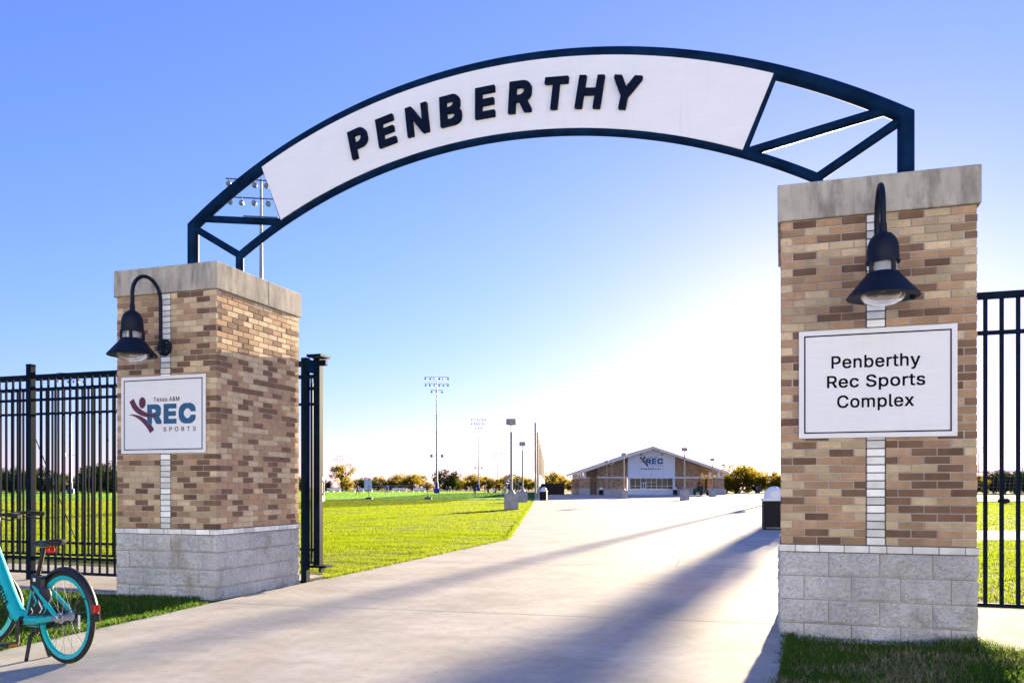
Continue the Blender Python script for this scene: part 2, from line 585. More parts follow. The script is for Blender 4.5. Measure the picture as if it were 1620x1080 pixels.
# ---- grass blades
def blades(name, P, h, w, mats, label, slots=None, lean=.5, seg=1, seed=3):
    rng = np.random.default_rng(seed)
    n = len(P)
    a = rng.uniform(0, 2 * np.pi, n); b = rng.uniform(0, 2 * np.pi, n)
    L = h * rng.uniform(.1, lean, n)
    dx, dy = np.cos(a) * w / 2, np.sin(a) * w / 2
    lx, ly = np.cos(b) * L, np.sin(b) * L
    if seg == 1:
        V = np.zeros((n, 3, 3))
        V[:, 0] = P + np.stack([dx, dy, 0 * dx], 1)
        V[:, 1] = P - np.stack([dx, dy, 0 * dx], 1)
        V[:, 2] = P + np.stack([lx, ly, h], 1)
        k = 3
        loops = np.arange(n * 3)
        tot = np.full(n, 3)
    else:
        V = np.zeros((n, 5, 3))
        V[:, 0] = P + np.stack([dx, dy, 0 * dx], 1)
        V[:, 1] = P - np.stack([dx, dy, 0 * dx], 1)
        m = np.stack([lx * .3, ly * .3, h * .6], 1)
        V[:, 2] = P + m - np.stack([dx, dy, 0 * dx], 1) * .75
        V[:, 3] = P + m + np.stack([dx, dy, 0 * dx], 1) * .75
        V[:, 4] = P + np.stack([lx * 1.25, ly * 1.25, h * (1 - .25 * (L / h))], 1)
        k = 5
        base = (np.arange(n) * 5)[:, None]
        loops = (base + np.array([[0, 1, 2, 3, 3, 2, 4]])).ravel()
        tot = np.tile([4, 3], n)
    me = bpy.data.meshes.new(name)
    me.vertices.add(n * k); me.vertices.foreach_set('co', V.astype(np.float32).ravel())
    me.loops.add(len(loops)); me.loops.foreach_set('vertex_index', loops.astype(np.int32))
    me.polygons.add(len(tot))
    st = np.concatenate([[0], np.cumsum(tot)[:-1]])
    me.polygons.foreach_set('loop_start', st.astype(np.int32))
    me.polygons.foreach_set('loop_total', tot.astype(np.int32))
    at = me.attributes.new('shade', 'FLOAT', 'POINT')
    sh = np.repeat(np.clip(rng.normal(.5, .25, n), 0, 1), k)
    at.data.foreach_set('value', sh.astype(np.float32))
    for m_ in mats: me.materials.append(m_)
    if slots is not None:
        mi = slots if seg == 1 else np.repeat(slots, 2)
        me.polygons.foreach_set('material_index', mi.astype(np.int32))
    me.update(calc_edges=True)
    o = link(name, me)
    return tag(o, label, 'grass', kind='stuff')

def scatter(poly, dens, seed, ymin=None, ymax=None):
    rng = np.random.default_rng(seed)
    xs = [p[0] for p in poly]; ys = [p[1] for p in poly]
    x0, x1 = min(xs), max(xs)
    y0, y1 = (min(ys) if ymin is None else ymin), (max(ys) if ymax is None else ymax)
    n = int((x1 - x0) * (y1 - y0) * dens)
    px, py = rng.uniform(x0, x1, n), rng.uniform(y0, y1, n)
    k = in_poly(px, py, poly)
    return np.stack([px[k], py[k], np.full(k.sum(), -.03)], 1)

def patch(P, s, ox=0.0):
    """smooth 0..1 variation over the ground"""
    x, y = P[:, 0] + ox, P[:, 1]
    return .5 + .25 * np.sin(x * s + 1.3 * np.sin(y * s * .7)) + .25 * np.sin(y * s * 1.37 + 1.7 * np.sin(x * s * .53 + 2))

LAWN = [(-2.58, 11.75), (-.17, 20.6), (1.72, 74), (1.72, 84.6), (-60, 84.6), (-9.9, 15.6), (-3.0, 12.75)]
bands = [(11, 16, 3200, .036, .006), (16, 24, 1500, .038, .0085), (24, 40, 480, .042, .014), (40, 60, 160, .046, .025), (60, 85, 60, .05, .042)]
Ps, hs, ws = [], [], []
for i, (y0, y1, d, h, w) in enumerate(bands):
    P = scatter(LAWN, d, 20 + i, y0, y1)
    v = patch(P, .8) * .35 + patch(P, 2.6) * .35 + patch(P, 6.1, 2) * .3
    v = np.clip((v - .5) * 1.9 + .5, 0, 1)
    rng = np.random.default_rng(50 + i)
    Ps.append(P); hs.append(h * (.3 + 1.15 * v) * rng.uniform(.7, 1.25, len(P))); ws.append(np.full(len(P), w))
# the lawn goes on to the left of the view, with coarser tufts
OUT = [(-9.9, 15.6), (-60, 84.6), (-105, 84.6), (-19, 19.2), (-14.5, 17.2)]
for i, (y0, y1, d_, h_, w_) in enumerate([(15, 26, 260, .042, .02), (26, 50, 75, .046, .038), (50, 85, 24, .05, .07)]):
    F = scatter(OUT, d_, 80 + i, y0, y1)
    Ps.append(F); hs.append(h_ * (.4 + .9 * patch(F, 1.1))); ws.append(np.full(len(F), w_))
def edge_fringe(A, B, n, spread, seed):
    r_ = np.random.default_rng(seed)
    t = r_.uniform(0, 1, n); A, B = np.array(A), np.array(B)
    d = (B - A) / np.linalg.norm(B - A); nn_ = np.array([-d[1], d[0]])
    off = r_.normal(0, spread, n) * (.4 + np.abs(np.sin(t * 37) * np.sin(t * 91 + 1)))
    q = A[None] + (B - A)[None] * t[:, None] + nn_[None] * off[:, None]
    return np.stack([q[:, 0], q[:, 1], np.full(n, -.025)], 1)
for (A_, B_, n_, w_) in (((-2.62, 11.62), (-.11, 20.5), 5200, .011), ((-.11, 20.5), (1.9, 74), 6000, .03)):
    F = edge_fringe(A_, B_, n_, .05, 71)
    Ps.append(F); hs.append(np.random.default_rng(72).uniform(.03, .085, n_)); ws.append(np.full(n_, w_))
P = np.concatenate(Ps)
rng = np.random.default_rng(8)
dry = (rng.uniform(0, 1, len(P)) < .004 + .10 * np.clip((patch(P, .30, 4) - .45) * 3, 0, 1)).astype(int)
blades('lawn_grass', P, np.concatenate(hs), np.concatenate(ws), [M['blade_lit'], M['blade_dry']], 'sunlit mown lawn between the gate and the playing field', dry, .8)

# artificial turf beyond the kerb
P = np.concatenate([scatter([(-105, 86), (1.9, 86), (2.5, 120), (-105, 120)], 12, 31), scatter([(-150, 120), (3, 120), (3, 240), (-150, 240)], 4, 32)])
blades('turf_grass', P, np.full(len(P), .055), np.where(P[:, 1] < 120, .12, .25), [M['blade_turf']], 'bright green playing field beyond the lawn kerb', None, .8)

# lawn on the right behind the fence
RL = [(5.4, 9.4), (17, 6.0), (34, 18.9), (11.4, 20.2), (5.9, 12.5)]
RL2 = [(13.8, 24.8), (40, 24.0), (84, 68), (84, 92), (75, 91.5), (34, 70)]
P = np.concatenate([scatter(RL, 520, 41), scatter(RL2, 60, 42)])
nr = P[:, 1] < 24
h = np.where(nr, .05, .06) * (.25 + 1.2 * np.clip(patch(P, 1.6) * .5 + patch(P, 7.1) * .5, 0, 1))
blades('side_lawn_grass', P, h, np.where(nr, .014, .04), [M['blade_lit']], 'sunlit lawn seen through the right-hand fence', None, .8)

# shaded grass in front of the pillars
def edge_x(y): return 2.42 - (7.3 - y) * .370
FR = [(edge_x(3.2) + .03, 3.2), (edge_x(7.2) + .03, 7.2), RF.p(-.8, -.80), RF.p(.85, -.80), RF.p(.9, -.93), RF.p(4.2, -.93), (6.2, 3.2)]
P = np.concatenate([scatter(FR, 4200, 61), edge_fringe((edge_x(3.2) + .02, 3.2), (edge_x(7.2) + .02, 7.2), 2600, .03, 63)])
rng = np.random.default_rng(62)
v = patch(P, 2.3) * .5 + patch(P, 6.0) * .5
near = np.clip(1 - np.abs((P[:, 0] - RF.p(.72, -.9)[0]) ** 2 + (P[:, 1] - RF.p(.72, -.9)[1]) ** 2) / .12, 0, 1)
h = (.03 + .055 * v) * rng.uniform(.55, 1.35, len(P)) + near * .07
dryp = .06 + .42 * np.clip((patch(P, 2.6, 3) * .6 + patch(P, 7.0, 1) * .4 - .5) * 5, 0, 1) * np.clip((6.75 - P[:, 1]) * 3, .1, 1)
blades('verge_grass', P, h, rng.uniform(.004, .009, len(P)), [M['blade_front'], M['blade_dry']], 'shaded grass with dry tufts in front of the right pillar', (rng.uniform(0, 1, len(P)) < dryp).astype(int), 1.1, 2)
FL = [(-3.42, 9.05), (-5.6, .9), (-9.5, .9), LF.p(-7.5, -.9), LF.p(-.9, -.9), LF.p(.5, -.86)]
P = np.concatenate([scatter(FL, 2000, 65), edge_fringe((-5.3, 1.5), (-3.36, 9.1), 3000, .035, 67)])
rng = np.random.default_rng(66)
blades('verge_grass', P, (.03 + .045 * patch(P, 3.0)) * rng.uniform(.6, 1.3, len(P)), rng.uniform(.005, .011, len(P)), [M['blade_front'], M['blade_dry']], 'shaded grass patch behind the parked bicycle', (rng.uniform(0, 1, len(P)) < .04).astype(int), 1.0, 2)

# ================================================================ GATE PILLARS
M['base_joint'] = simple('base_joint', (.36, .33, .30), .95, var=.4, nscale=3)
CO = .0677
BANDZ = .72
BRZ = .788
NROW = 41
CAPZ = BRZ + NROW * CO + .004
CAPT = 3.884
_bm = {}
def brick_mesh(L, mi, h=.0585, d=.092):
    key = (round(L, 3), mi, h, d)
    if key not in _bm:
        _bm[key] = MB().cbox(0, d / 2, 0, L, d, h, .0028).mesh('brick', BR[mi])
    return _bm[key]

def block_patch(mb, O, U, V, N, w, h, seed, nu, nv, amp=.016):
    """rough split face: O corner, U/V unit axes, N outward"""
    vs_, fs_ = [], []
    for j in range(nv + 1):
        for i in range(nu + 1):
            x, y = w * i / nu, h * j / nv
            e = min(x, w - x, y, h - y)
            t = min(1, e / .018)
            p = Vector(O) + Vector(U) * x + Vector(V) * y
            q = p * 13 + Vector((seed * 3.1, seed * 1.7, seed))
            d = .55 + .9 * mnoise.noise(q) + .5 * mnoise.noise(q * 2.7) + .3 * mnoise.noise(q * 5.3)
            vs_.append(p + Vector(N) * (amp * t * max(0, d)))
    for j in range(nv):
        for i in range(nu):
            a = j * (nu + 1) + i
            fs_.append((a, a + 1, a + nu + 2, a + nu + 1))
    mb.add(vs_, fs_)

def make_pillar(fr, wx, wy, label, seed):
    rnd = random.Random(seed)
    hx, hy = wx / 2, wy / 2
    root = empty('brick_pillar', (*fr.c, 0), -fr.yaw, label, 'pillar', 'brick gate pillars')
    i_ = .0075
    MB().box(-hx + i_, hx - i_, -hy + i_, hy - i_, BANDZ, CAPZ - .002).build('mortar_core', M['mortar'], root)
    MB().box(-.147 / 2 - .006, .147 / 2 + .006, -hy + .0035, -hy + .03, BRZ - .001, CAPZ - .004).build('stripe_pointing', M['joint'], root)
    MB().box(-hx - .008, hx + .008, -hy - .008, hy + .008, BANDZ - .001, BRZ + .0015).build('band_pointing', M['joint'], root)
    MB().box(-hx + .006, hx - .006, -hy + .006, hy - .006, -.1, BANDZ - .004).build('base_pointing', M['base_joint'], root)
    faces = [((-hx, -hy), (1, 0), wx), ((hx, -hy), (0, 1), wy), ((hx, hy), (-1, 0), wx), ((-hx, hy), (0, -1), wy)]
    bulk = MB()
    st = .147                                     # width of the white stripe
    def put(k, s0, L, row, mi, single):
        (ox, oy), (dx, dy), w = faces[k]
        s = s0 + L / 2
        out = rnd.uniform(-.0012, .0016)
        nx, ny = dy, -dx
        x, y = ox + dx * s + nx * out, oy + dy * s + ny * out
        z = BRZ + row * CO + CO / 2
        me = brick_mesh(L - .0092, mi)
        rz = k * math.pi / 2
        if single:
            o = link('white_brick' if mi == 3 else 'brick', me, root, (x, y, z), (0, 0, rz))
        else:
            ca, sa = math.cos(rz), math.sin(rz)
            bulk.add([(x + v.co.x * ca - v.co.y * sa, y + v.co.x * sa + v.co.y * ca, z + v.co.z) for v in me.vertices], [tuple(p.vertices) for p in me.polygons], mi)
    def colour(row):
        t = row / NROW
        return rnd.choices([0, 1, 2], [.33, .38 + .05 * (1 - t), .25 + .06 * (1 - t)])[0]
    cn = .0965
    for k, (o, d, w) in enumerate(faces):
        for row in range(NROW):
            A = row % 2 == 0
            if k == 0:
                p = (w - st) / 2 / 3.5
                left = [p / 2, p, p, p] if A else [p, p, p, p / 2]
                right = [p / 2, p, p, p] if A else [p, p, p, p / 2]
                s = 0
                for q, L in enumerate(left):
                    if not (A and q == 0): put(0, s, L, row, colour(row), True)
                    s += L
                put(0, s, st, row, 3, True)
                s += st
                for q, L in enumerate(right):
                    if not (not A and q == 3): put(0, s, L, row, colour(row), True)
                    s += L
            else:
                n2 = int((w - cn) / .2 * 2 + .5) / 2
                L = (w - cn) / n2
                s = cn if A else 0
                n = int(n2)
                for q in range(n):
                    if n2 > n and q == (2 if A else n - 2):
                        put(k, s, L / 2, row, colour(row), False); s += L / 2
                    put(k, s, L, row, colour(row), False); s += L
    o = bulk.build('brick', BR, root, fix=True)
    tag(o, kind='stuff')
    # white course
    ob = .012
    for k, (oo, d, w) in enumerate(faces):
        w2 = w + 2 * ob
        ls = [.102] + [.196] * 3
        mid = w2 - 2 * sum(ls) + .0
        seq = [.102 + .03] + [.1955] * 3
        rest = w2 - sum(seq) - .196 * 3 - .1
        seq = seq + [max(.06, rest)] + [.196] * 3 + [.1]
        tot = sum(seq); seq = [x * w2 / tot for x in seq]
        s = -ob
        for q, L in enumerate(seq):
            me = brick_mesh(round(L - .006, 4), 3, .057, .10)
            sx = s + L / 2
            if q == len(seq) - 1: s += L; 
            (ox, oy), (dx, dy), _w = faces[k]
            nx, ny = dy, -dx
            inset = ob
            link('band_brick', me, root, (ox + dx * sx + nx * inset, oy + dy * sx + ny * inset, BANDZ + .034 + .0004 * (k % 2)), (0, 0, k * math.pi / 2))
            if q < len(seq) - 1: s += L
    # split-face base blocks, four courses, the lowest half buried
    for row in range(4):
        z1 = BANDZ - .003 - row * .2032
        z0 = z1 - .2032 + .009
        for k, (oo, d, w) in enumerate(faces):
            own = (k % 2 == 0) == (row % 2 == 0)
            dx, dy = d; nx, ny = dy, -dx
            if own:
                n = 4; seq = [.39, .4, .4]; seq.append(w - sum(seq)); s = 0.0
            else:
                e = .19; n = 3; m_ = (w - 2 * e); seq = [m_ / 3] * 3; s = e
            for q, L in enumerate(seq):
                s0, s1 = s + (.0045 if (q or not own) else 0), s + L - (.0045 if (q < len(seq) - 1 or not own) else 0)
                mb = MB()
                O = (oo[0] + dx * s0, oo[1] + dy * s0, z0)
                nu = max(4, int((s1 - s0) / .026))
                block_patch(mb, O, (dx, dy, 0), (0, 0, 1), (nx, ny, 0), s1 - s0, z1 - z0, rnd.uniform(0, 50), nu, 9, .024)
                dep = .19
                back = [(oo[0] + dx * a - nx * b, oo[1] + dy * a - ny * b, z) for z in (z0, z1) for a, b in ((s0, 0), (s1, 0), (s1, dep), (s0, dep))]
                mb.add(back, [(3, 2, 1, 0), (4, 5, 6, 7)])
                for end in (0, 1):
                    a = (s0, s1)[end]
                    if own and ((end == 0 and q == 0) or (end == 1 and q == len(seq) - 1)):
                        if end == 1:
                            block_patch(mb, (oo[0] + dx * a, oo[1] + dy * a, z0), (-nx, -ny, 0), (0, 0, 1), (dx, dy, 0), dep - .003, z1 - z0, rnd.uniform(0, 50), 6, 8)
                        else:
                            block_patch(mb, (oo[0] + dx * a - nx * (dep - .003), oo[1] + dy * a - ny * (dep - .003), z0), (nx, ny, 0), (0, 0, 1), (-dx, -dy, 0), dep - .003, z1 - z0, rnd.uniform(0, 50), 6, 8)
                    else:
                        f = [back[1 - 1 + end], back[3 - end], back[7 - end], back[4 + end]]
                        mb.add(f, [(0, 1, 2, 3)])
                mb.build('base_block', M['block'], root, fix=False)
                s += L
    # cast stone cap in two pieces
    for a, b in ((-hy - OV, .12), (.126, hy + OV)):
        me = MB().cbox(0, (a + b) / 2, (CAPZ + CAPT) / 2, wx + 2 * OV, b - a, CAPT - CAPZ, .008).mesh('cap_stone', M['cap'])
        link('cap_stone', me, root)
    return root

pl = make_pillar(LF, LW, LD, 'far brick gate pillar with a logo sign, lit along its top, beside the bicycle', 11)
pr_ = make_pillar(RF, RW, RD, 'near brick gate pillar with the three-line name sign, beside the shaded grass', 23)

# ================================================================ TEXT
# outlines of a plain grotesque alphabet, in thousandths of the letter size: advance, closed contours
GLYPHS = {'10 ':[188,[]],
'10&':[468,[[178,-18,214,-18,258,-12,302,4,324,20,330,20,354,-10,448,-10,448,12,386,84,386,90,402,116,414,154,418,234,340,234,338,198,328,162,324,160,240,262,268,282,306,318,328,354,334,376,334,428,326,458,314,478,286,504,248,520,164,522,130,512,106,498,86,478,68,438,68,358,86,316,116,276,78,248,52,222,36,198,28,178,24,148,26,96,44,50,76,16,114,-6,152,-16],[192,56,152,66,132,80,114,104,108,122,108,138,118,162,132,180,156,202,172,210,172,206,272,90,270,84,234,64],[186,330,154,374,148,392,150,410,162,432,184,446,204,450,228,442,248,420,252,406,250,392,220,354]]],
'10A':[500,[[6,-10,96,-10,144,132,336,132,384,-8,474,-10,472,18,288,518,190,518,8,18],[174,210,172,212,190,256,240,414,254,360,306,210]]],
'10D':[522,[[50,-10,242,-10,286,-6,342,10,364,22,388,38,422,72,448,116,466,170,472,216,472,296,466,342,452,386,416,446,394,468,366,488,344,500,306,512,248,520,50,520],[138,68,136,442,252,440,298,426,330,406,356,378,372,348,388,288,390,240,386,212,380,186,364,146,350,126,324,100,298,84,260,72,230,68]]],
'10E':[439,[[50,-10,386,-10,386,68,136,68,136,220,366,220,366,296,136,296,136,442,382,442,382,520,50,520]]],
'10I':[320,[[20,-10,278,-10,278,68,192,68,192,442,278,442,278,520,20,520,20,442,108,442,108,68,20,68]]],
'10M':[648,[[50,-10,132,-10,132,358,276,-10,354,-8,494,354,494,-10,578,-10,578,520,466,520,340,194,316,116,284,210,164,518,50,520],[496,358,494,360]]],
'10O':[553,[[246,-18,288,-18,342,-10,396,14,444,56,482,118,502,198,502,308,498,336,484,384,448,446,396,494,340,518,288,526,212,522,168,508,140,494,116,476,72,426,50,382,34,318,30,230,38,166,54,116,70,84,86,62,108,38,136,16,170,-2,194,-10],[248,64,210,76,180,94,162,112,134,154,120,196,114,238,114,270,122,320,142,368,162,396,192,422,226,438,252,444,294,442,336,426,360,408,392,370,406,340,416,306,420,280,420,228,410,180,392,138,354,94,316,72,296,66]]],
'10P':[465,[[50,-10,136,-10,136,176,268,176,314,184,364,210,396,246,416,296,420,366,418,390,408,426,386,464,348,496,302,514,254,520,50,520],[138,252,136,442,250,442,280,434,298,424,324,394,334,362,334,334,328,312,316,290,292,268,262,256,230,252]]],
'10R':[469,[[50,-10,136,-10,136,188,238,188,344,-10,438,-10,438,14,434,16,426,36,422,38,414,58,410,60,402,80,334,200,334,204,350,210,386,238,400,258,416,298,420,324,420,380,416,408,408,430,386,468,348,498,296,516,256,520,50,520],[138,266,136,442,252,442,286,432,306,420,326,394,336,348,322,304,302,284,278,272,252,266]]],
'10S':[467,[[206,-20,286,-16,340,2,368,20,392,44,414,88,418,104,418,172,410,200,398,220,356,258,312,278,180,316,150,334,130,358,126,370,130,394,140,410,168,434,202,446,234,448,274,438,298,424,320,398,328,368,412,368,410,410,400,440,388,460,352,494,318,512,272,524,210,526,154,518,112,500,74,470,52,436,44,412,42,390,44,338,50,314,72,282,98,260,124,246,172,228,230,214,290,194,312,180,332,156,336,136,330,116,304,84,280,70,230,58,194,62,154,78,124,110,114,146,28,146,30,108,38,78,54,48,80,20,122,-4,146,-12]]],
'10T':[469,[[184,-10,268,-10,268,442,428,442,428,520,22,520,22,442,184,442]]],
'10V':[500,[[194,-10,290,-8,472,492,474,520,384,518,288,242,242,98,194,244,96,518,6,520,8,492]]],
'10a':[409,[[144,-20,176,-20,216,-14,252,4,266,20,268,-10,348,-10,348,268,340,316,322,348,298,370,264,386,208,394,168,394,132,388,90,372,54,342,38,318,32,304,32,280,86,264,112,264,118,280,140,302,162,314,184,320,206,320,236,310,258,288,264,272,266,258,254,242,102,218,56,196,44,186,28,162,22,140,20,92,22,72,32,42,44,24,72,0,104,-14],[158,56,128,66,112,80,104,96,104,112,110,126,120,136,146,150,266,170,264,126,250,94,232,76,208,62,184,56]]],
'10e':[424,[[182,-18,242,-18,294,-6,332,16,356,40,372,68,376,80,376,102,318,116,296,116,284,90,264,72,248,64,228,58,198,58,176,64,156,74,132,96,114,130,108,158,382,160,382,230,378,260,364,304,340,342,306,372,262,390,242,394,166,394,126,382,96,364,62,330,44,300,28,250,24,208,26,144,42,82,68,40,100,10,132,-6],[112,232,112,244,124,270,142,294,164,310,186,318,214,320,238,314,256,304,284,270,296,232]]],
'10s':[385,[[154,-18,214,-18,240,-14,272,-4,302,14,320,32,334,54,342,84,342,124,330,166,302,196,258,216,176,234,148,244,132,254,124,264,120,272,122,286,140,308,158,318,174,322,202,322,228,312,246,294,258,268,284,268,328,278,334,280,334,304,328,322,312,348,280,376,246,390,226,394,148,394,110,384,80,368,62,352,44,324,38,304,38,246,44,224,54,206,82,182,122,164,224,140,242,130,256,112,254,92,236,72,216,62,190,56,162,58,134,70,114,90,104,118,82,118,26,104,26,82,34,54,50,30,68,12,104,-8]]],
'10x':[399,[[10,-10,100,-10,158,74,188,128,276,-10,368,-10,368,12,362,16,350,38,344,42,242,190,242,196,254,214,260,218,288,264,294,268,318,308,362,368,362,390,272,390,222,318,192,262,188,262,162,310,110,390,18,390,18,368,28,358,138,194,10,12]]],
'13 ':[188,[]],
'13C':[520,[[244,-20,298,-20,336,-14,372,-2,412,22,444,52,472,98,486,146,486,172,396,172,390,146,374,118,342,88,310,72,284,66,254,66,216,76,178,100,154,126,134,162,124,190,116,240,116,268,124,318,132,342,162,392,192,418,234,438,284,442,320,432,350,414,382,378,384,368,390,362,396,336,486,336,486,362,472,410,440,460,398,496,376,508,336,522,286,528,210,524,166,510,138,496,114,478,86,450,70,428,48,384,32,320,28,228,36,164,52,114,68,82,90,52,134,14,168,-4,192,-12]]],
'13P':[455,[[48,-12,138,-12,138,174,270,174,316,182,366,208,398,244,410,268,420,304,422,368,420,392,410,428,388,466,350,498,312,514,280,520,48,522],[140,254,138,440,248,440,278,432,296,422,322,392,332,360,328,320,314,292,290,270,260,258,228,254]]],
'13R':[459,[[48,-12,138,-12,138,186,236,186,342,-12,440,-12,440,16,436,18,428,38,424,40,416,60,338,198,340,204,352,208,388,236,402,256,418,296,422,322,422,382,418,410,410,432,388,470,350,500,298,518,258,522,48,522],[140,268,138,440,250,440,284,430,304,418,324,392,334,350,320,306,300,286,276,274,250,268]]],
'13S':[457,[[204,-22,288,-18,342,0,370,18,394,42,416,86,420,102,420,174,412,202,400,222,358,260,314,280,182,318,152,336,132,360,128,372,132,392,142,408,170,432,204,444,232,446,272,436,296,422,318,396,326,366,414,366,412,412,402,442,390,462,354,496,320,514,274,526,208,528,152,520,110,502,72,472,50,438,42,414,40,392,42,336,48,312,70,280,96,258,122,244,170,226,228,212,288,192,310,178,330,154,332,130,328,118,302,86,278,72,228,60,196,64,156,80,126,112,116,148,26,148,26,120,36,76,52,46,78,18,120,-6,144,-14]]],
'13b':[434,[[200,-20,260,-20,308,-6,344,18,372,52,394,106,402,154,402,226,394,272,384,302,360,342,334,368,302,386,266,396,192,396,150,382,126,362,126,522,40,522,40,-12,124,-12,126,20,132,10,158,-8],[214,60,182,70,168,80,152,96,136,126,124,182,130,236,152,282,186,310,214,318,236,316,260,306,276,294,294,272,312,224,316,182,310,146,288,98,268,78,244,64]]],
'13c':[406,[[176,-20,234,-20,272,-14,306,0,310,6,324,12,356,46,368,68,374,84,374,116,318,130,292,130,282,102,260,78,232,64,210,60,188,62,172,68,140,94,118,134,110,170,110,206,120,248,148,292,174,310,202,318,232,314,256,302,278,280,292,250,318,250,372,264,374,294,362,322,348,342,314,372,274,390,248,396,166,396,134,388,94,366,60,332,38,292,24,234,22,166,30,110,40,80,66,38,98,8,128,-8]]],
'13e':[414,[[180,-20,244,-20,296,-8,334,14,358,38,374,66,378,78,378,104,320,118,294,118,282,92,262,74,226,60,190,62,164,72,134,98,120,122,112,148,112,158,384,158,384,232,380,262,366,306,342,344,308,374,264,392,244,396,164,396,124,384,94,366,60,332,42,302,26,252,22,210,24,142,40,80,66,38,98,8,130,-8],[116,234,116,248,134,280,148,296,170,310,198,318,212,318,236,312,254,302,282,268,290,250,292,234]]],
'13h':[420,[[40,-12,126,-12,128,248,138,274,156,296,178,310,198,316,228,314,252,302,268,286,280,258,284,230,284,-12,368,-12,368,280,358,324,340,354,308,382,266,396,180,394,146,380,126,364,126,522,40,522]]],
'13l':[199,[[110,-14,162,-14,190,-10,192,22,182,66,140,66,132,72,126,88,126,522,40,522,40,56,54,16,70,0,90,-10]]],
'13m':[620,[[40,-12,126,-12,126,248,132,270,146,292,166,308,192,318,214,316,232,308,252,288,260,270,262,-12,346,-12,348,256,354,276,364,292,386,310,410,318,426,318,458,304,474,286,482,264,484,-12,568,-12,568,288,558,332,544,356,512,384,472,398,402,398,384,394,362,386,340,372,320,350,316,350,310,362,284,386,248,398,176,396,146,382,126,364,124,392,40,392]]],
'13n':[420,[[40,-12,126,-12,128,248,138,274,156,296,178,310,198,316,228,314,252,302,268,286,280,258,284,230,284,-12,368,-12,368,280,358,324,340,354,308,382,266,396,180,394,146,380,126,362,124,392,40,392]]],
'13o':[425,[[176,-20,240,-20,292,-6,326,14,358,48,374,76,392,136,392,240,378,292,364,320,346,344,314,372,282,388,250,396,166,396,134,388,94,366,60,332,38,292,24,234,22,166,30,110,40,80,66,38,98,8,128,-8],[202,60,176,66,162,74,130,108,118,134,110,170,112,218,120,248,130,268,142,286,170,308,190,316,214,318,232,314,256,302,288,266,302,230,308,194,304,154,288,110,260,78,228,62]]],
'13p':[434,[[40,-156,126,-156,126,16,144,0,174,-16,192,-20,268,-20,296,-12,324,2,338,12,370,48,386,80,398,124,402,152,402,224,398,254,386,296,362,338,324,374,300,386,260,396,200,396,170,390,138,372,126,358,124,390,40,390],[220,58,198,62,164,82,150,98,132,136,124,180,128,226,140,262,158,288,184,308,208,316,232,316,250,310,270,298,288,280,300,260,310,232,316,182,308,138,298,114,282,90,264,74,242,62]]],
'13r':[269,[[40,-12,126,-12,128,252,146,286,178,308,206,314,254,310,254,396,176,396,144,384,126,368,124,392,40,392]]],
'13s':[375,[[152,-20,216,-20,242,-16,274,-6,304,12,322,30,336,52,344,82,344,126,332,168,304,198,260,218,178,236,150,246,134,256,126,266,122,274,124,284,142,306,160,316,200,320,226,310,244,292,256,266,286,266,336,278,336,306,330,324,314,350,282,378,248,392,228,396,146,396,108,386,78,370,60,354,42,326,36,306,36,244,42,222,52,204,80,180,120,162,222,138,240,128,254,110,250,90,234,74,214,64,188,58,164,60,128,78,116,92,106,120,80,120,24,106,24,80,32,52,48,28,66,10,102,-10]]],
'13t':[237,[[148,-16,192,-16,226,-10,226,16,216,64,158,66,144,78,138,98,138,316,216,316,216,392,138,392,138,484,54,484,54,392,-6,392,-6,316,54,316,54,62,62,34,70,20,102,-6]]],
'13x':[389,[[8,-12,102,-12,160,72,188,122,274,-12,370,-12,370,14,364,18,352,40,346,44,244,192,354,356,364,366,364,392,270,392,220,320,192,268,184,274,164,312,112,392,16,392,16,366,26,356,134,194,8,14]]],
'13y':[399,[[72,-158,116,-158,150,-150,170,-138,194,-114,206,-94,382,362,382,390,292,390,218,188,196,116,192,116,170,188,96,390,6,390,8,354,146,0,140,-24,126,-54,108,-72,94,-78,78,-74,48,-74,34,-126,34,-152]]],
'27B':[494,[[32,-28,298,-28,332,-24,390,-2,424,30,436,50,446,90,446,184,440,214,426,242,402,268,398,268,412,284,426,324,426,424,416,460,404,482,380,506,362,518,334,530,304,536,32,538],[156,86,154,204,246,202,278,192,286,184,294,182,310,166,324,140,316,122,298,104,280,94,256,88],[156,314,154,424,232,424,266,416,284,404,300,384,304,370,294,350,276,332,240,316]]],
'27E':[457,[[32,-28,404,-28,404,86,154,86,154,202,384,202,384,314,154,314,154,424,400,424,400,538,32,538]]],
'27H':[555,[[32,-28,154,-28,154,204,364,204,364,-28,486,-28,486,538,364,538,364,318,154,318,154,538,32,538]]],
'27N':[561,[[32,-28,154,-28,154,294,360,-28,492,-28,492,538,372,538,372,212,164,538,32,538]]],
'27P':[483,[[32,-28,154,-28,154,158,286,158,324,164,370,184,404,214,426,252,436,288,438,314,438,384,434,418,422,454,404,482,366,514,328,530,296,536,32,538],[156,270,154,424,232,424,262,416,280,406,306,376,314,352,310,330,298,308,280,290,252,276,212,270]]],
'27R':[487,[[32,-28,154,-28,154,170,222,168,234,140,238,138,326,-28,456,-28,456,32,452,34,444,54,368,188,368,194,394,210,418,240,434,280,438,306,438,398,434,426,426,448,404,486,366,516,314,534,274,538,32,538],[156,284,154,424,234,424,268,414,288,402,308,376,314,360,314,346,304,322,284,302,260,290,234,284]]],
'27T':[487,[[166,-28,286,-28,286,424,446,424,446,538,4,538,4,424,166,424]]],
'27Y':[510,[[176,-28,296,-28,296,182,484,480,484,538,354,538,266,392,258,384,238,346,232,350,228,362,120,538,-12,538,-12,480,176,182]]],
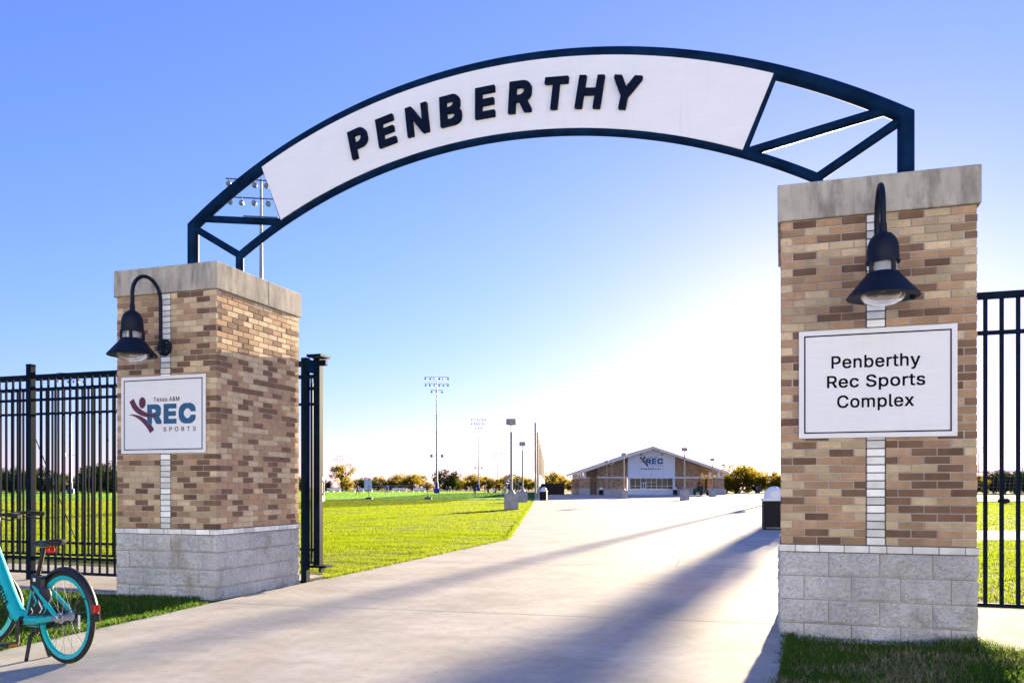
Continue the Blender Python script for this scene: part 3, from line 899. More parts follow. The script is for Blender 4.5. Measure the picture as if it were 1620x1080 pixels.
'44C':[582,[[212,-52,330,-52,368,-46,404,-34,454,-2,482,28,504,66,518,114,518,204,364,204,358,178,342,150,304,116,266,102,226,120,186,158,166,194,152,240,156,286,164,310,188,352,218,382,266,406,304,392,342,358,358,330,364,304,518,304,518,394,504,442,472,492,430,528,408,540,368,554,318,560,192,558,154,550,100,524,54,482,24,434,8,394,-4,310,-4,196,4,132,12,102,36,50,58,20,88,-8,136,-36,168,-46]]],
'44E':[491,[[16,-44,420,-44,420,102,170,102,170,186,400,186,400,330,170,330,170,408,416,408,416,554,16,554]]],
'44R':[521,[[16,-44,170,-44,170,154,206,152,218,124,222,122,310,-44,472,-44,472,48,396,182,398,188,420,204,434,224,450,264,454,290,454,414,450,442,442,464,420,502,382,532,330,550,290,554,16,554],[172,300,170,408,228,406,252,398,272,386,288,368,294,352,288,338,268,318,244,306,218,300]]]}
_gm = {}
def glyph_mesh(ch, bold, mat):
    """one letter standing in x,z, facing -y, 1 unit deep, origin on the baseline; returns mesh and x/z limits"""
    key = (ch, bold, mat.name)
    if key not in _gm:
        cu = bpy.data.curves.new('letter', 'CURVE')
        cu.dimensions = '2D'; cu.fill_mode = 'BOTH'; cu.extrude = .5; cu.offset = 0.0
        for poly in GLYPHS['%d%s' % (bold, ch)][1]:
            sp = cu.splines.new('POLY')
            n = len(poly) // 2
            sp.points.add(n - 1)
            for k in range(n): sp.points[k].co = (poly[2 * k] / 1000, poly[2 * k + 1] / 1000, 0, 1)
            sp.use_cyclic_u = True
        ob = bpy.data.objects.new('letter', cu); COL.objects.link(ob)
        me = bpy.data.meshes.new_from_object(ob.evaluated_get(bpy.context.evaluated_depsgraph_get()))
        bpy.data.objects.remove(ob); bpy.data.curves.remove(cu)
        n = len(me.vertices)
        co = np.empty(n * 3, np.float32); me.vertices.foreach_get('co', co); co = co.reshape(n, 3)
        me.vertices.foreach_set('co', np.stack([co[:, 0], -co[:, 2], co[:, 1]], 1).astype(np.float32).ravel())
        me.materials.clear(); me.materials.append(mat); me.update()
        _gm[key] = (me, co[:, 0].min(), co[:, 0].max(), co[:, 1].min(), co[:, 1].max())
    return _gm[key]

def fit_text(name, body, mat, parent, x0, x1, z0, z1, y, extrude=.001, bold=10, spacing=0.0):
    """lettering stretched to fill the box x0..x1, z0..z1, one object for each letter"""
    pen, items = 0.0, []
    for ch in body:
        if ch != ' ': items.append((ch, pen))
        pen += GLYPHS['%d%s' % (bold, ch)][0] / 1000 + spacing
    lim = [(p + glyph_mesh(c, bold, mat)[1], p + glyph_mesh(c, bold, mat)[2], glyph_mesh(c, bold, mat)[3], glyph_mesh(c, bold, mat)[4]) for c, p in items]
    a, b = min(l[0] for l in lim), max(l[1] for l in lim)
    c_, d = min(l[2] for l in lim), max(l[3] for l in lim)
    kx, kz = (x1 - x0) / (b - a), (z1 - z0) / (d - c_)
    for ch, p in items:
        o = link(name, glyph_mesh(ch, bold, mat)[0], parent, (x0 + (p - a) * kx, y, z0 - c_ * kz))
        o.scale = (kx, extrude * 2, kz)

def smooth_curve(pts, n=8):
    out = []
    P = [pts[0]] + list(pts) + [pts[-1]]
    for i in range(1, len(P) - 2):
        for k in range(n):
            t = k / n
            a, b, c, d = (np.array(P[i + j], float) for j in (-1, 0, 1, 2))
            out.append(tuple(.5 * ((2 * b) + (c - a) * t + (2 * a - 5 * b + 4 * c - d) * t * t + (3 * b - a - 3 * c + d) * t ** 3)))
    out.append(tuple(pts[-1]))
    return out

def ribbon(mb, pts, widths, y, th=.0015):
    c = smooth_curve([(*p, w) for p, w in zip(pts, widths)], 7)
    n = len(c)
    L, Rr = [], []
    for i in range(n):
        a = np.array(c[max(0, i - 1)][:2]); b = np.array(c[min(n - 1, i + 1)][:2])
        t = b - a; t = t / (np.linalg.norm(t) + 1e-9)
        nn = np.array([-t[1], t[0]]) * c[i][2] / 2
        L.append((c[i][0] + nn[0], c[i][1] + nn[1])); Rr.append((c[i][0] - nn[0], c[i][1] - nn[1]))
    for i in range(n - 1):
        q = [L[i], L[i + 1], Rr[i + 1], Rr[i]]
        mb.add([(x, y, z) for x, z in q], [(0, 1, 2, 3)])

def logo(parent, S, cx, cz, y):
    """sports emblem drawn on a 1.22 x 0.914 board, scaled by S about (cx, cz)"""
    W_, H_ = 1.22, .914
    def X(px): return cx + ((px - 65) / 985 - .5) * W_ * S
    def Z(py, px=557): return cz + (.5 - (py - (92 - (px - 65) * .066)) / (920 + (px - 65) * .05)) * H_ * S
    fit_text('letter', 'REC', M['logo_blue'], parent, X(380), X(940), Z(652, 500), Z(395, 700), y - .001 * S, .001 * S, 44, .0)
    fit_text('letter', 'Texas A&M', M['maroon'], parent, X(455), X(755), Z(372, 600), Z(315, 650), y, .001 * S, 10, .03)
    fit_text('letter', 'SPORTS', M['maroon'], parent, X(570), X(942), Z(735, 750), Z(680, 750), y, .001 * S, 10, .33)
    k = 1.22 / 985 * S
    mb = MB()
    ribbon(mb, [(X(195), Z(362, 195)), (X(240), Z(450, 240)), (X(310), Z(512, 310)), (X(400), Z(545, 400)), (X(470), Z(548, 470)), (X(525), Z(542, 525))], [x * k for x in (58, 58, 52, 36, 20, 3)], y - .004 * S)
    ribbon(mb, [(X(165), Z(537, 165)), (X(230), Z(548, 230)), (X(300), Z(580, 300)), (X(370), Z(640, 370)), (X(410), Z(690, 410)), (X(438), Z(740, 438))], [x * k for x in (4, 20, 38, 52, 58, 60)], y + .0002 * S)
    hd = [(X(323) + 40 * k * math.cos(a), y - .002 * S, Z(392, 323) + 54 * k * math.sin(a)) for a in np.linspace(0, 2 * math.pi, 28, endpoint=False)]
    mb.add(hd, [tuple(range(28))])
    mb.build('emblem_figure', M['maroon'], parent)

def sign_board(fr, hy, x, z, label):
    root = empty('sign_board', (*fr.p(x, -hy - .022), z), -fr.yaw, label, 'sign')
    bx('panel', M['panel'], root, 0, .006, 0, 1.22, .012, .914, .002)
    mb = MB()
    a, b, t, y0 = .562, .411, .0058, -.0015
    mb.box(-a, a, y0, 0, b - t, b + t).box(-a, a, y0, 0, -b - t, -b + t).box(-a - t, -a + t, y0 - .0005, 0, -b - t, b + t).box(a - t, a + t, y0 - .0005, 0, -b - t, b + t)
    mb.build('border_line', M['ink'], root)
    return root
s1 = sign_board(LF, LD / 2, -.022, 2.135, 'square metal sign with red figure and blue lettering on the far pillar')
logo(s1, 1.0, 0, 0, -.002)
s2 = sign_board(RF, RD / 2, .0, 2.150, 'brushed metal sign reading Penberthy Rec Sports Complex on the near pillar')
# photo: lines centred at 27 %, 50 % and 71 % down the board
for body, x0, x1, z0, z1 in (('Penberthy', -.349, .335, .101, .235), ('Rec Sports', -.384, .372, -.061, .070), ('Complex', -.304, .288, -.232, -.098)):
    fit_text('letter', body, M['ink'], s2, x0, x1, z0, z1, -.002, .001, 13, .01)
# ================================================================ ARCH
(ax0, ay0), (ax1, ay1) = LF.p(0, 0), RF.p(0, 0)
HALF = math.hypot(ax1 - ax0, ay1 - ay0) / 2
AYAW = math.atan2(ay1 - ay0, ax1 - ax0)
arch = empty('entrance_arch', ((ax0 + ax1) / 2, (ay0 + ay1) / 2, CAPT), AYAW, 'dark blue steel tube arch with a white name panel spanning both pillars', 'arch')
ZC = -1.70 - CAPT
RT, RB = 7.60, 6.81
def arc_z(r, s): return ZC + math.sqrt(r * r - s * s)
PT, PB = HALF + .325, HALF - .43
rt, rb = .0725, .050
def arc_pts(r, s0, s1, n):
    a0, a1 = math.asin(s0 / r), math.asin(s1 / r)
    return [(r * math.sin(a0 + (a1 - a0) * i / n), 0, ZC + r * math.cos(a0 + (a1 - a0) * i / n)) for i in range(n + 1)]
MB().tube([(-PT, 0, -.01)] + arc_pts(RT, -PT, PT, 72) + [(PT, 0, -.01)], rt, 20).build('upper_tube', M['steel'], arch, smooth=True)
MB().tube([(-PB, 0, -.01)] + arc_pts(RB, -PB, PB, 64) + [(PB, 0, -.01)], rb, 18).build('lower_tube', M['steel'], arch, smooth=True)
TS, BS = 3.04, 2.74                      # panel ends on the upper and lower tube
for sg in (-1, 1):
    MB().tube([(sg * TS, 0, arc_z(RT, TS)), (sg * BS, 0, arc_z(RB, BS))], .036, 14).build('strut', M['steel'], arch, smooth=True)
    MB().tube([(sg * (PT - .16), 0, arc_z(RT, PT - .16) - .02), (sg * (BS + .03), 0, arc_z(RB, BS) + .0)], .045, 14).build('brace', M['steel'], arch, smooth=True)
    MB().tube([(sg * (PT - .02), 0, arc_z(RT, PT) - .02), (sg * PB, 0, arc_z(RB, PB) + .01)], .045, 14).build('brace', M['steel'], arch, smooth=True)
    for q in (PT, PB):
        bx('base_plate', M['steel'], arch, sg * q, 0, .008, .24 if q == PT else .18, .24, .016)
top = [(x, z) for x, _, z in arc_pts(RT - .01, -TS, TS, 48)]
bot = [(x, z) for x, _, z in arc_pts(RB + .01, BS, -BS, 48)]
mb = MB()
for i in range(48):
    t0, t1 = top[i], top[i + 1]
    b0, b1 = bot[48 - i], bot[47 - i]
    mb.add([(*q[:1], y, q[1]) for y in (-.062, -.052) for q in (t0, t1, b1, b0)], [(0, 1, 2, 3), (7, 6, 5, 4), (0, 4, 5, 1), (3, 2, 6, 7)])
x0_, z0_ = top[0]; x1_, z1_ = bot[-1]
mb.build('name_panel', M['panel'], arch)
RL_ = (RT + RB) / 2 - .02
word = 'PENBERTHY'
lp = [-1.65, -1.275, -.86, -.43, .0, .425, .83, 1.215, 1.60]
for ch, s in zip(word, [q * .98 + .015 for q in lp]):
    me, gx0_, gx1_, gz0_, gz1_ = glyph_mesh(ch, 27, M['letter'])
    wd = {'P': .235, 'E': .222, 'N': .265, 'B': .248, 'R': .255, 'T': .25, 'H': .265, 'Y': .285}[ch]
    a = math.asin(s / RL_)
    kx, kz = wd * 1.03 / (gx1_ - gx0_), .335 / (gz1_ - gz0_)
    ox, oz = -(gx0_ + gx1_) / 2 * kx, -(gz0_ + gz1_) / 2 * kz
    o = link('letter', me, arch, (s + ox * math.cos(a) + oz * math.sin(a), -.086, ZC + RL_ * math.cos(a) - .01 - ox * math.sin(a) + oz * math.cos(a)), (0, a, 0))
    o.scale = (kx, .045, kz)

# ================================================================ WALL LAMPS
def wall_lamp(fr, hy, label):
    """gooseneck lantern: wall at y=0, reaching towards -y"""
    root = empty('wall_lamp', (*fr.p(0, -hy - .002), 0), -fr.yaw, label, 'lamp', 'gooseneck wall lamps on the pillars')
    zp, r = 2.925, .52
    MB().lathe([(.0, -.028), (.085, -.028), (.1, -.02), (.1, 0)], 28, (0, 0, zp), axis='Y').build('wall_plate', M['lamp'], root, smooth=True)
    for a in (45, 135, 225, 315):
        MB().lathe([(.0, -.036), (.009, -.036), (.009, -.026)], 8, (.068 * math.cos(R(a)), 0, zp + .068 * math.sin(R(a))), axis='Y').build('bolt', M['galv_dark'], root)
    # arm
    k = .235
    pts = [(0, -.02, zp), (0, -.055, zp + .008), (0, -.072, zp + .04), (0, -.075, zp + .2), (0, -.075, 3.42)]
    cy, cz = -(.075 + r) / 2, 3.45
    ry, rz = (r - .075) / 2, .24
    for i in range(0, 15):
        t = math.pi * i / 14
        pts.append((0, cy + ry * math.cos(t), cz + rz * math.sin(t)))
    pts += [(0, -r, 3.34), (0, -r, 3.24)]
    MB().tube(pts, .0215, 14, up=(1, 0, 0)).build('arm', M['lamp'], root, smooth=True)
    MB().lathe([(.027, 3.33), (.029, 3.30), (.029, 3.235), (.03, 3.23)], 18, (0, -r, 0), capt=False).build('collar', M['lamp'], root, smooth=True)
    hood = [(.0, 3.262), (.03, 3.258), (.066, 3.240), (.095, 3.205), (.112, 3.16), (.117, 3.11), (.117, 3.075), (.1195, 3.074), (.1195, 3.035), (.124, 3.030), (.124, 3.018), (.106, 3.016)]
    h = MB().lathe(hood, 32, (0, -r, 0)).build('hood', M['lamp'], root, smooth=True)
    MB().lathe([(.101, 3.018), (.101, 2.925)], 32, (0, -r, 0)).build('lens_band', M['clear'], root, smooth=True)
    for q in range(4):
        a = R(45 + 90 * q - 10)
        c_, s_ = math.cos(a) * .112, math.sin(a) * .112
        bx('bar', M['lamp'], root, c_, -r + s_, 2.972, .03, .03, .1, .004)
    shade = [(.104, 2.945), (.118, 2.942), (.127, 2.925), (.262, 2.765), (.268, 2.757), (.266, 2.750), (.25, 2.753), (.16, 2.765), (.12, 2.90), (.104, 2.92)]
    sh = MB().lathe(shade, 40, (0, -r, 0)).build('shade', M['lamp'], root, smooth=True)
    MB().lathe([(.165, 2.764), (.16, 2.745), (.135, 2.718), (.09, 2.698), (.04, 2.689), (.0, 2.687)], 32, (0, -r, 0)).build('glass_bowl', M['lens'], root, smooth=True)
    MB().lathe([(.02, 2.76), (.02, 2.73), (.0, 2.728)], 12, (.215, -r + .05, 0)).build('latch', M['lamp'], root, smooth=True)
    MB().lathe([(.045, 3.02), (.045, 2.80), (.0, 2.79)], 16, (0, -r, 0)).build('bulb', M['white'], root, smooth=True)
wall_lamp(LF, LD / 2, 'dark gooseneck lamp above the square logo sign on the far pillar')
wall_lamp(RF, RD / 2, 'dark gooseneck lamp above the three-line name sign on the near pillar')

# ================================================================ FENCES
def picket_fence(name, fr, a0, a1, v, z0, label, posts, pitch=.128, cat='fence', rails=(2.815, 2.49, .30, .10), zt=2.80, zb=.10, pk=.026, group=None, topr=.05):
    root = empty(name, (*fr.p(0, v), z0), -fr.yaw, label, cat, group)
    for i, z in enumerate(rails):
        hh = topr if i == 0 else .036
        bx('rail', M['fence'], root, (a0 + a1) / 2, 0, z, abs(a1 - a0), .05 if i == 0 else .042, hh, .004)
    me = MB().cbox(0, 0, (zt + zb) / 2, pk, pk, zt - zb, .003).mesh('picket', M['fence'])
    n = int(abs(a1 - a0) / pitch)
    sg = 1 if a1 > a0 else -1
    for i in range(n):
        x = a0 + sg * (i + .5) * pitch
        if any(abs(x - p) < .06 for p in posts): continue
        link('picket', me, root, (x, 0, 0))
    for p in posts:
        o = bx('post', M['fence'], root, p, 0, (2.93 - z0) / 2, .09, .09, 2.93 - z0 + .06, .006)
        bx('post_cap', M['fence'], o, p, 0, 2.93 - z0 + .045, .098, .098, .03, .008)
    return root
hl = LW / 2
picket_fence('picket_fence', LF, -hl - .02, -11.6, .0, 0, 'dark steel picket fence left of the far pillar', [-hl - 2.32, -hl - 4.75, -hl - 7.2, -hl - 9.6])
hr = RW / 2
picket_fence('picket_fence', RF, hr + .02, 7.5, 0, .115, 'dark steel picket fence right of the near pillar', [hr + 2.4, hr + 4.9], rails=(2.86, 2.53, .115), zt=2.85, zb=.11, pk=.032, topr=.06)

# sliding gate parked behind the left fence
gate = picket_fence('sliding_gate', LF, .82, -5.6, LD / 2 + .24, 0, 'black sliding gate leaf rolled open behind the left fence', [], cat='gate', rails=(2.80, 2.42, .42, .24), zt=2.80, zb=.24, pitch=.118)
for x in (.865, -5.6):
    bx('end_post', M['fence'], gate, x, 0, 1.62, .10, .105, 2.84, .008)
bx('top_track', M['fence'], gate, -2.3, 0, 2.98, 6.6, .07, .075, .006)
bx('guide_bracket', M['fence'], gate, .90, -.05, 3.06, .22, .26, .035, .004)
for q in (.83, .90, .97):
    MB().lathe([(.0, -.03), (.022, -.03), (.022, .03), (.0, .03)], 12, (q, -.13, 3.055), axis='X').build('roller', M['galv_dark'], gate, smooth=True)
bx('latch_plate', M['galv'], gate, .962, -.03, 1.25, .012, .07, .34, .003)
MB().tube([(.97, -.06, 1.36), (1.0, -.08, 1.34), (1.0, -.08, 1.2), (.97, -.06, 1.17)], .01, 8).build('latch_handle', M['galv'], gate, smooth=True)
bx('foot_bracket', M['fence'], gate, .95, -.06, .20, .26, .2, .03, .003)
MB().lathe([(.0, -.02), (.04, -.02), (.04, .02), (.0, .02)], 16, (.95, -.06, .15), axis='X').build('wheel', M['rubber'], gate, smooth=True)
for x in (-.8, -3.4):
    MB().tube([(x, .03, .45), (x - 1.0, .03, 2.4)], .008, 6).build('tension_rod', M['fence'], gate)
# guide post at the back of the far pillar
gp = empty('gate_post', (*LF.p(LW / 2 + .052, LD / 2 + .03), 0), -LYAW, 'blue-black gate guide post bolted to the back edge of the far pillar', 'post')
bx('post', M['fence'], gp, 0, .04, 1.5, .084, .10, 3.06, .005)
bx('guide_arm', M['steel'], gp, .05, .1, 2.92, .09, .22, .16, .006)
bx('guide_arm', M['steel'], gp, .06, .1, 2.62, .12, .05, .04, .004)
bx('foot_plate', M['fence'], gp, 0, .04, .0, .15, .16, .02, .003)
MB().tube([(.02, .17, .3), (.02, .17, 2.7)], .016, 8).build('conduit', M['fence'], gp, smooth=True)
# latch post of the gate behind the near pillar
gp = empty('gate_post', (*RF.p(-RW / 2 - .02, RD / 2 + .10), 0), -RYAW, 'dark gate latch post tucked behind the near pillar', 'post')
bx('post', M['fence'], gp, 0.10, .05, 1.48, .09, .09, 3.0, .006)
bx('receiver', M['fence'], gp, .05, .05, 2.72, .06, .12, .12, .004)
bx('receiver', M['fence'], gp, .05, .05, .42, .06, .12, .12, .004)

# ================================================================ BICYCLE
BT = simple('teal_paint', (.005, .42, .46), .32, var=.08, nscale=3, spec=.6)
chrome = simple('hub_alloy', (.5, .5, .52), .3, .8, var=.15)
redr = simple('red_reflector', (.55, .012, .01), .25, var=.2)
bwhite = simple('bike_white', (.75, .75, .75), .5, var=.05)
bike = empty('bicycle', (-3.235, 6.02, 0), math.atan2(.49, -.872), 'turquoise share bicycle on its kickstand, cut off at the left edge', 'bicycle')
# local: x forward, y to the rider's left (towards the path), z up
RW_ = .335
def wheel(x, name='wheel'):
    w = empty(name, (x, 0, RW_)); w.parent = bike
    ty = [(math.cos(t) * (RW_ - .019), 0, math.sin(t) * (RW_ - .019)) for t in np.linspace(0, 2 * math.pi, 56, endpoint=False)]
    MB().tube(ty, .019, 10, closed=True, up=(0, 1, 0)).build('tyre', M['rubber'], w, smooth=True)
    MB().lathe([(.302, -.014), (.308, -.008), (.308, .008), (.302, .014), (.272, .012), (.268, 0), (.272, -.012), (.302, -.014)], 56, axis='Y').build('rim', BT, w, smooth=True)
    # hub
    MB().lathe([(.0, -.065), (.012, -.065), (.012, -.045), (.035, -.044), (.035, -.036), (.026, -.033), (.026, .030), (.040, .034), (.040, .042), (.028, .046), (.028, .075), (.014, .08), (.014, .1), (.0, .1)], 22, axis='Y').build('hub', chrome, w, smooth=True)
    sp = MB()
    for k in range(28):
        a = 2 * math.pi * k / 28
        sd = .036 if k % 2 else -.036
        b = a + (.55 if (k // 2) % 2 else -.55)
        sp.tube([(.033 * math.cos(b), sd, .033 * math.sin(b)), (.272 * math.cos(a), sd * .1, .272 * math.sin(a))], .0016, 4)
    sp.build('spoke', M['galv_dark'], w)
    return w
STEER, PIV = R(44), .95
def steer(o):
    """turn a front-end piece about the head tube"""
    x, y, z = o.location
    dx = x - PIV
    o.location = (PIV + dx * math.cos(STEER) - y * math.sin(STEER), dx * math.sin(STEER) + y * math.cos(STEER), z)
    o.rotation_euler = (0, 0, STEER)
    return o
wr = wheel(0); wf = steer(wheel(1.09))
bx('spoke_reflector', bwhite, wr, -.175, .012, -.02, .02, .006, .1, .002)
def fender(x, a0, a1, name='fender', parent=bike):
    mb = MB()
    r = RW_ + .022
    n = 26
    prof = [(-.032, -.020), (-.026, -.004), (-.012, .006), (0, .009), (.012, .006), (.026, -.004), (.032, -.020)]
    vs_, fs_ = [], []
    for i in range(n + 1):
        t = R(a0 + (a1 - a0) * i / n)
        for (yy, dr) in prof:
            vs_.append((x + math.cos(t) * (r + dr), yy, RW_ + math.sin(t) * (r + dr)))
    m = len(prof)
    for i in range(n):
        for k in range(m - 1):
            fs_.append((i * m + k, i * m + k + 1, (i + 1) * m + k + 1, (i + 1) * m + k))
    o = mb.add(vs_, fs_).build(name, M['black'], parent, smooth=True)
    return o
fd = fender(0, 38, 172)
steer(fender(1.09, 60, 178))
bx('tail_light', redr, fd, -.352, 0, .42, .03, .045, .055, .006)
bx('mud_flap', M['black'], fd, -.362, 0, .36, .010, .045, .06, .004)
MB().tube([(-.30, .036, .50), (-.02, .07, .335)], .004, 6).build('fender_stay', M['black'], fd)
BBX, BBZ = .46, .285
# frame: one swooping main tube, seat tube, stays
HT0, HT1 = Vector((.955, 0, .70)), Vector((.90, 0, .90))
main = smooth_curve([(.93, 0, .80), (.80, 0, .60), (.68, 0, .42), (.585, 0, .315), (BBX + .02, 0, BBZ), (.30, 0, .283)], 7)
rads = [.048 + .004 * math.sin(i / len(main) * math.pi) for i in range(len(main))]
MB().tube(main, rads, 16).build('main_tube', BT, bike, smooth=True)
MB().tube([tuple(HT0), tuple(HT1)], .032, 14).build('head_tube', BT, bike, smooth=True)
MB().tube([(BBX, 0, BBZ), (.345, 0, .60)], .027, 14).build('seat_tube', BT, bike, smooth=True)
for sd in (-1, 1):
    MB().tube([(BBX - .02, sd * .032, BBZ + .002), (.33, sd * .045, .29), (.0, sd * .068, RW_)], [.026, .025, .016], 12).build('chain_stay', BT, bike, smooth=True)
    MB().tube([(.345, sd * .03, .56), (.24, sd * .05, .50), (.0, sd * .068, RW_ + .005)], [.018, .017, .014], 10).build('seat_stay', BT, bike, smooth=True)
# patterned side plate between the tubes
pl_ = MB().prism([(.335, .555), (.42, .32), (.105, .345)], .026, .034).build('side_plate', M['black'], bike)

def chev(mt, cx, cz, s):
    mb = MB()
    for pg in ([(cx, cz), (cx + s * .5, cz + s * .55), (cx + s * .5, cz + s * .95), (cx - s * .25, cz + s * .1)], [(cx - s * .25, cz + s * .1), (cx, cz), (cx + s * .45, cz - s * .45), (cx + s * .2, cz - s * .45)]):
        mb.add([(x, .0372, z) for x, z in pg], [tuple(range(len(pg)))])
    mb.build('chevron', mt, pl_, fix=False)
chev(bwhite, .235, .382, .072); chev(BT, .185, .382, .066); chev(BT, .305, .43, .075); chev(bwhite, .325, .51, .05); chev(bwhite, .345, .352, .04)
lk = bx('lock_case', M['black'], bike, .29, 0, .56, .17, .10, .12, .02)
lk.rotation_euler = (0, R(0), 0)
bx('lock_plate', bwhite, lk, .30, .0515, .595, .03, .004, .026, .001)
MB().lathe([(.0, .03), (.06, .03), (.066, .04), (.066, .052), (.05, .06), (.0, .06)], 20, (.18, 0, .49), axis='Y').build('ring_lock', M['black'], lk, smooth=True)
MB().tube([(.16 + .06 * math.cos(t), .045, .49 + .06 * math.sin(t)) for t in np.linspace(R(180), R(330), 10)], .006, 8).build('lock_shackle', chrome, lk, smooth=True)
MB().tube([(.352, 0, .58), (.262, 0, .835)], .0155, 12).build('seat_post', M['black'], bike, smooth=True)
bx('seat_clamp', M['black'], bike, .342, 0, .612, .06, .05, .03, .008)
# saddle
sd_v, sd_f = [], []
st_ = [(.075, .02, .878), (.09, .075, .885), (.14, .082, .882), (.20, .065, .872), (.26, .038, .868), (.32, .024, .868), (.375, .02, .862), (.392, .008, .855)]
for (x, hw, z) in st_:
    for k in range(12):
        a = 2 * math.pi * k / 12
        yy = hw * math.cos(a); zz = (.014 if math.sin(a) > 0 else .034) * math.sin(a) * min(1, hw / .03 + .2)
        sd_v.append((x, yy, z + zz))
for i in range(len(st_) - 1):
    for k in range(12):
        l = (k + 1) % 12
        sd_f.append((i * 12 + k, i * 12 + l, (i + 1) * 12 + l, (i + 1) * 12 + k))
sd_f += [tuple(range(12))[::-1], tuple(len(sd_v) - 12 + k for k in range(12))]
sad = MB().add(sd_v, sd_f).build('saddle', M['black'], bike, smooth=True)
bx('saddle_light', redr, sad, .185, 0, .815, .05, .05, .045, .008)
MB().tube([(.12, .03, .86), (.2, .025, .835), (.3, .025, .84)], .004, 6).build('saddle_rail', chrome, sad)
# fork, stem, bars
for sdn in (-1, 1):
    steer(MB().tube([(.96, sdn * .055, .69), (1.03, sdn * .057, .5), (1.09, sdn * .058, RW_)], [.016, .014, .011], 10).build('fork_blade', BT, bike, smooth=True))
steer(MB().tube([(.96, -.056, .69), (.96, .056, .69)], .018, 10).build('fork_crown', BT, bike, smooth=True))
MB().tube([(.90, 0, .90), (.865, 0, 1.03), (.875, 0, 1.05)], .016, 12).build('stem', M['black'], bike, smooth=True)
hb = steer(MB().tube([(.70, -.30, 1.06), (.78, -.26, 1.07), (.87, -.12, 1.06), (.885, 0, 1.05), (.87, .12, 1.06), (.78, .26, 1.07), (.70, .30, 1.06)], .012, 10).build('handlebar', M['black'], bike, smooth=True))
for sdn in (-1, 1):
    MB().tube([(.665, sdn * .318, 1.055), (.77, sdn * .265, 1.07)], [.018, .017], 12).build('grip', M['rubber'], hb, smooth=True)
    MB().tube([(.80, sdn * .26, 1.04), (.70, sdn * .325, 1.02)], .006, 6).build('brake_lever', M['black'], hb)
steer(bx('headlight', bwhite, bike, .95, 0, .93, .05, .06, .05, .01))
# crank, pedals, stand
ck = MB().lathe([(.0, -.06), (.09, -.06), (.09, -.05), (.03, -.045), (.03, .06), (.0, .06)], 24, (BBX, 0, BBZ), axis='Y').build('crank', M['black'], bike, smooth=True)
MB().tube([(BBX, .075, BBZ), (BBX + .0, .08, BBZ - .165)], [.016, .013], 8).build('crank_arm', M['black'], ck, smooth=True)
MB().tube([(BBX, -.075, BBZ), (BBX - .0, -.08, BBZ + .165)], [.016, .013], 8).build('crank_arm', M['black'], ck, smooth=True)
for sdn, dz in ((1, -.17), (-1, .17)):
    p = bx('pedal', M['black'], bike, BBX + .01, sdn * .14, BBZ + dz, .1, .1, .028, .006)
    bx('pedal_reflector', simple('amber', (.5, .16, .01), .3), p, BBX - .042, sdn * .14, BBZ + dz, .006, .06, .018, .001)
ks = MB().tube([(.355, 0, .27), (.36, 0, .2), (.36, 0, .185)], .022, 10).build('stand_bracket', M['black'], bike, smooth=True)
for sdn in (-1, 1):
    MB().tube([(.36, sdn * .015, .195), (.358, sdn * .045, .17), (.34, sdn * .085, .014), (.325, sdn * .095, .008)], [.015, .014, .013, .014], 10).build('stand_leg', M['black'], bike, smooth=True)
tl = empty('lettering', (.742, .0535, .515)); tl.parent = bike
td = Vector((.63, 0, .385)) - Vector((.815, 0, .63))
ang = math.atan2(td.z, td.x)                 # runs down the tube, read from the rider's left
tl.rotation_euler = Matrix(((math.cos(ang), 0, math.sin(ang)), (0, -1, 0), (math.sin(ang), 0, -math.cos(ang)))).to_euler()
fit_text('letter', 'VEORIDE', M['ink'], tl, -.16, .16, -.022, .022, 0, .001, 10, .02)

# brake cables, chain guard, tyre valve and small decals
for sdn in (-1, 1):
    steer(MB().tube(smooth_curve([(.80, sdn * .25, 1.06), (.98, sdn * .12, 1.10), (1.02, sdn * .03, .98), (.97, sdn * .02, .88)], 5), .0035, 6).build('brake_cable', M['black'], bike, smooth=True))
MB().tube(smooth_curve([(.93, .03, .86), (.80, .055, .56), (.60, .056, .29), (.42, .05, .25), (.15, .06, .28), (.02, .07, .32)], 5), .0035, 6).build('brake_cable', M['black'], bike, smooth=True)
MB().prism([(.55, .20), (.56, .36), (.42, .385), (.02, .385), (-.04, RW_), (.02, .28), (.40, .20)], -.085, -.070).build('chain_guard', M['black'], bike)
bx('basket_bracket', M['black'], bike, .915, 0, .965, .04, .05, .05, .006)
# ================================================================ BACKGROUND
def at(px, d):
    """ground point seen in image column px at distance d"""
    return ((px - 810) / 1314 * d, d)

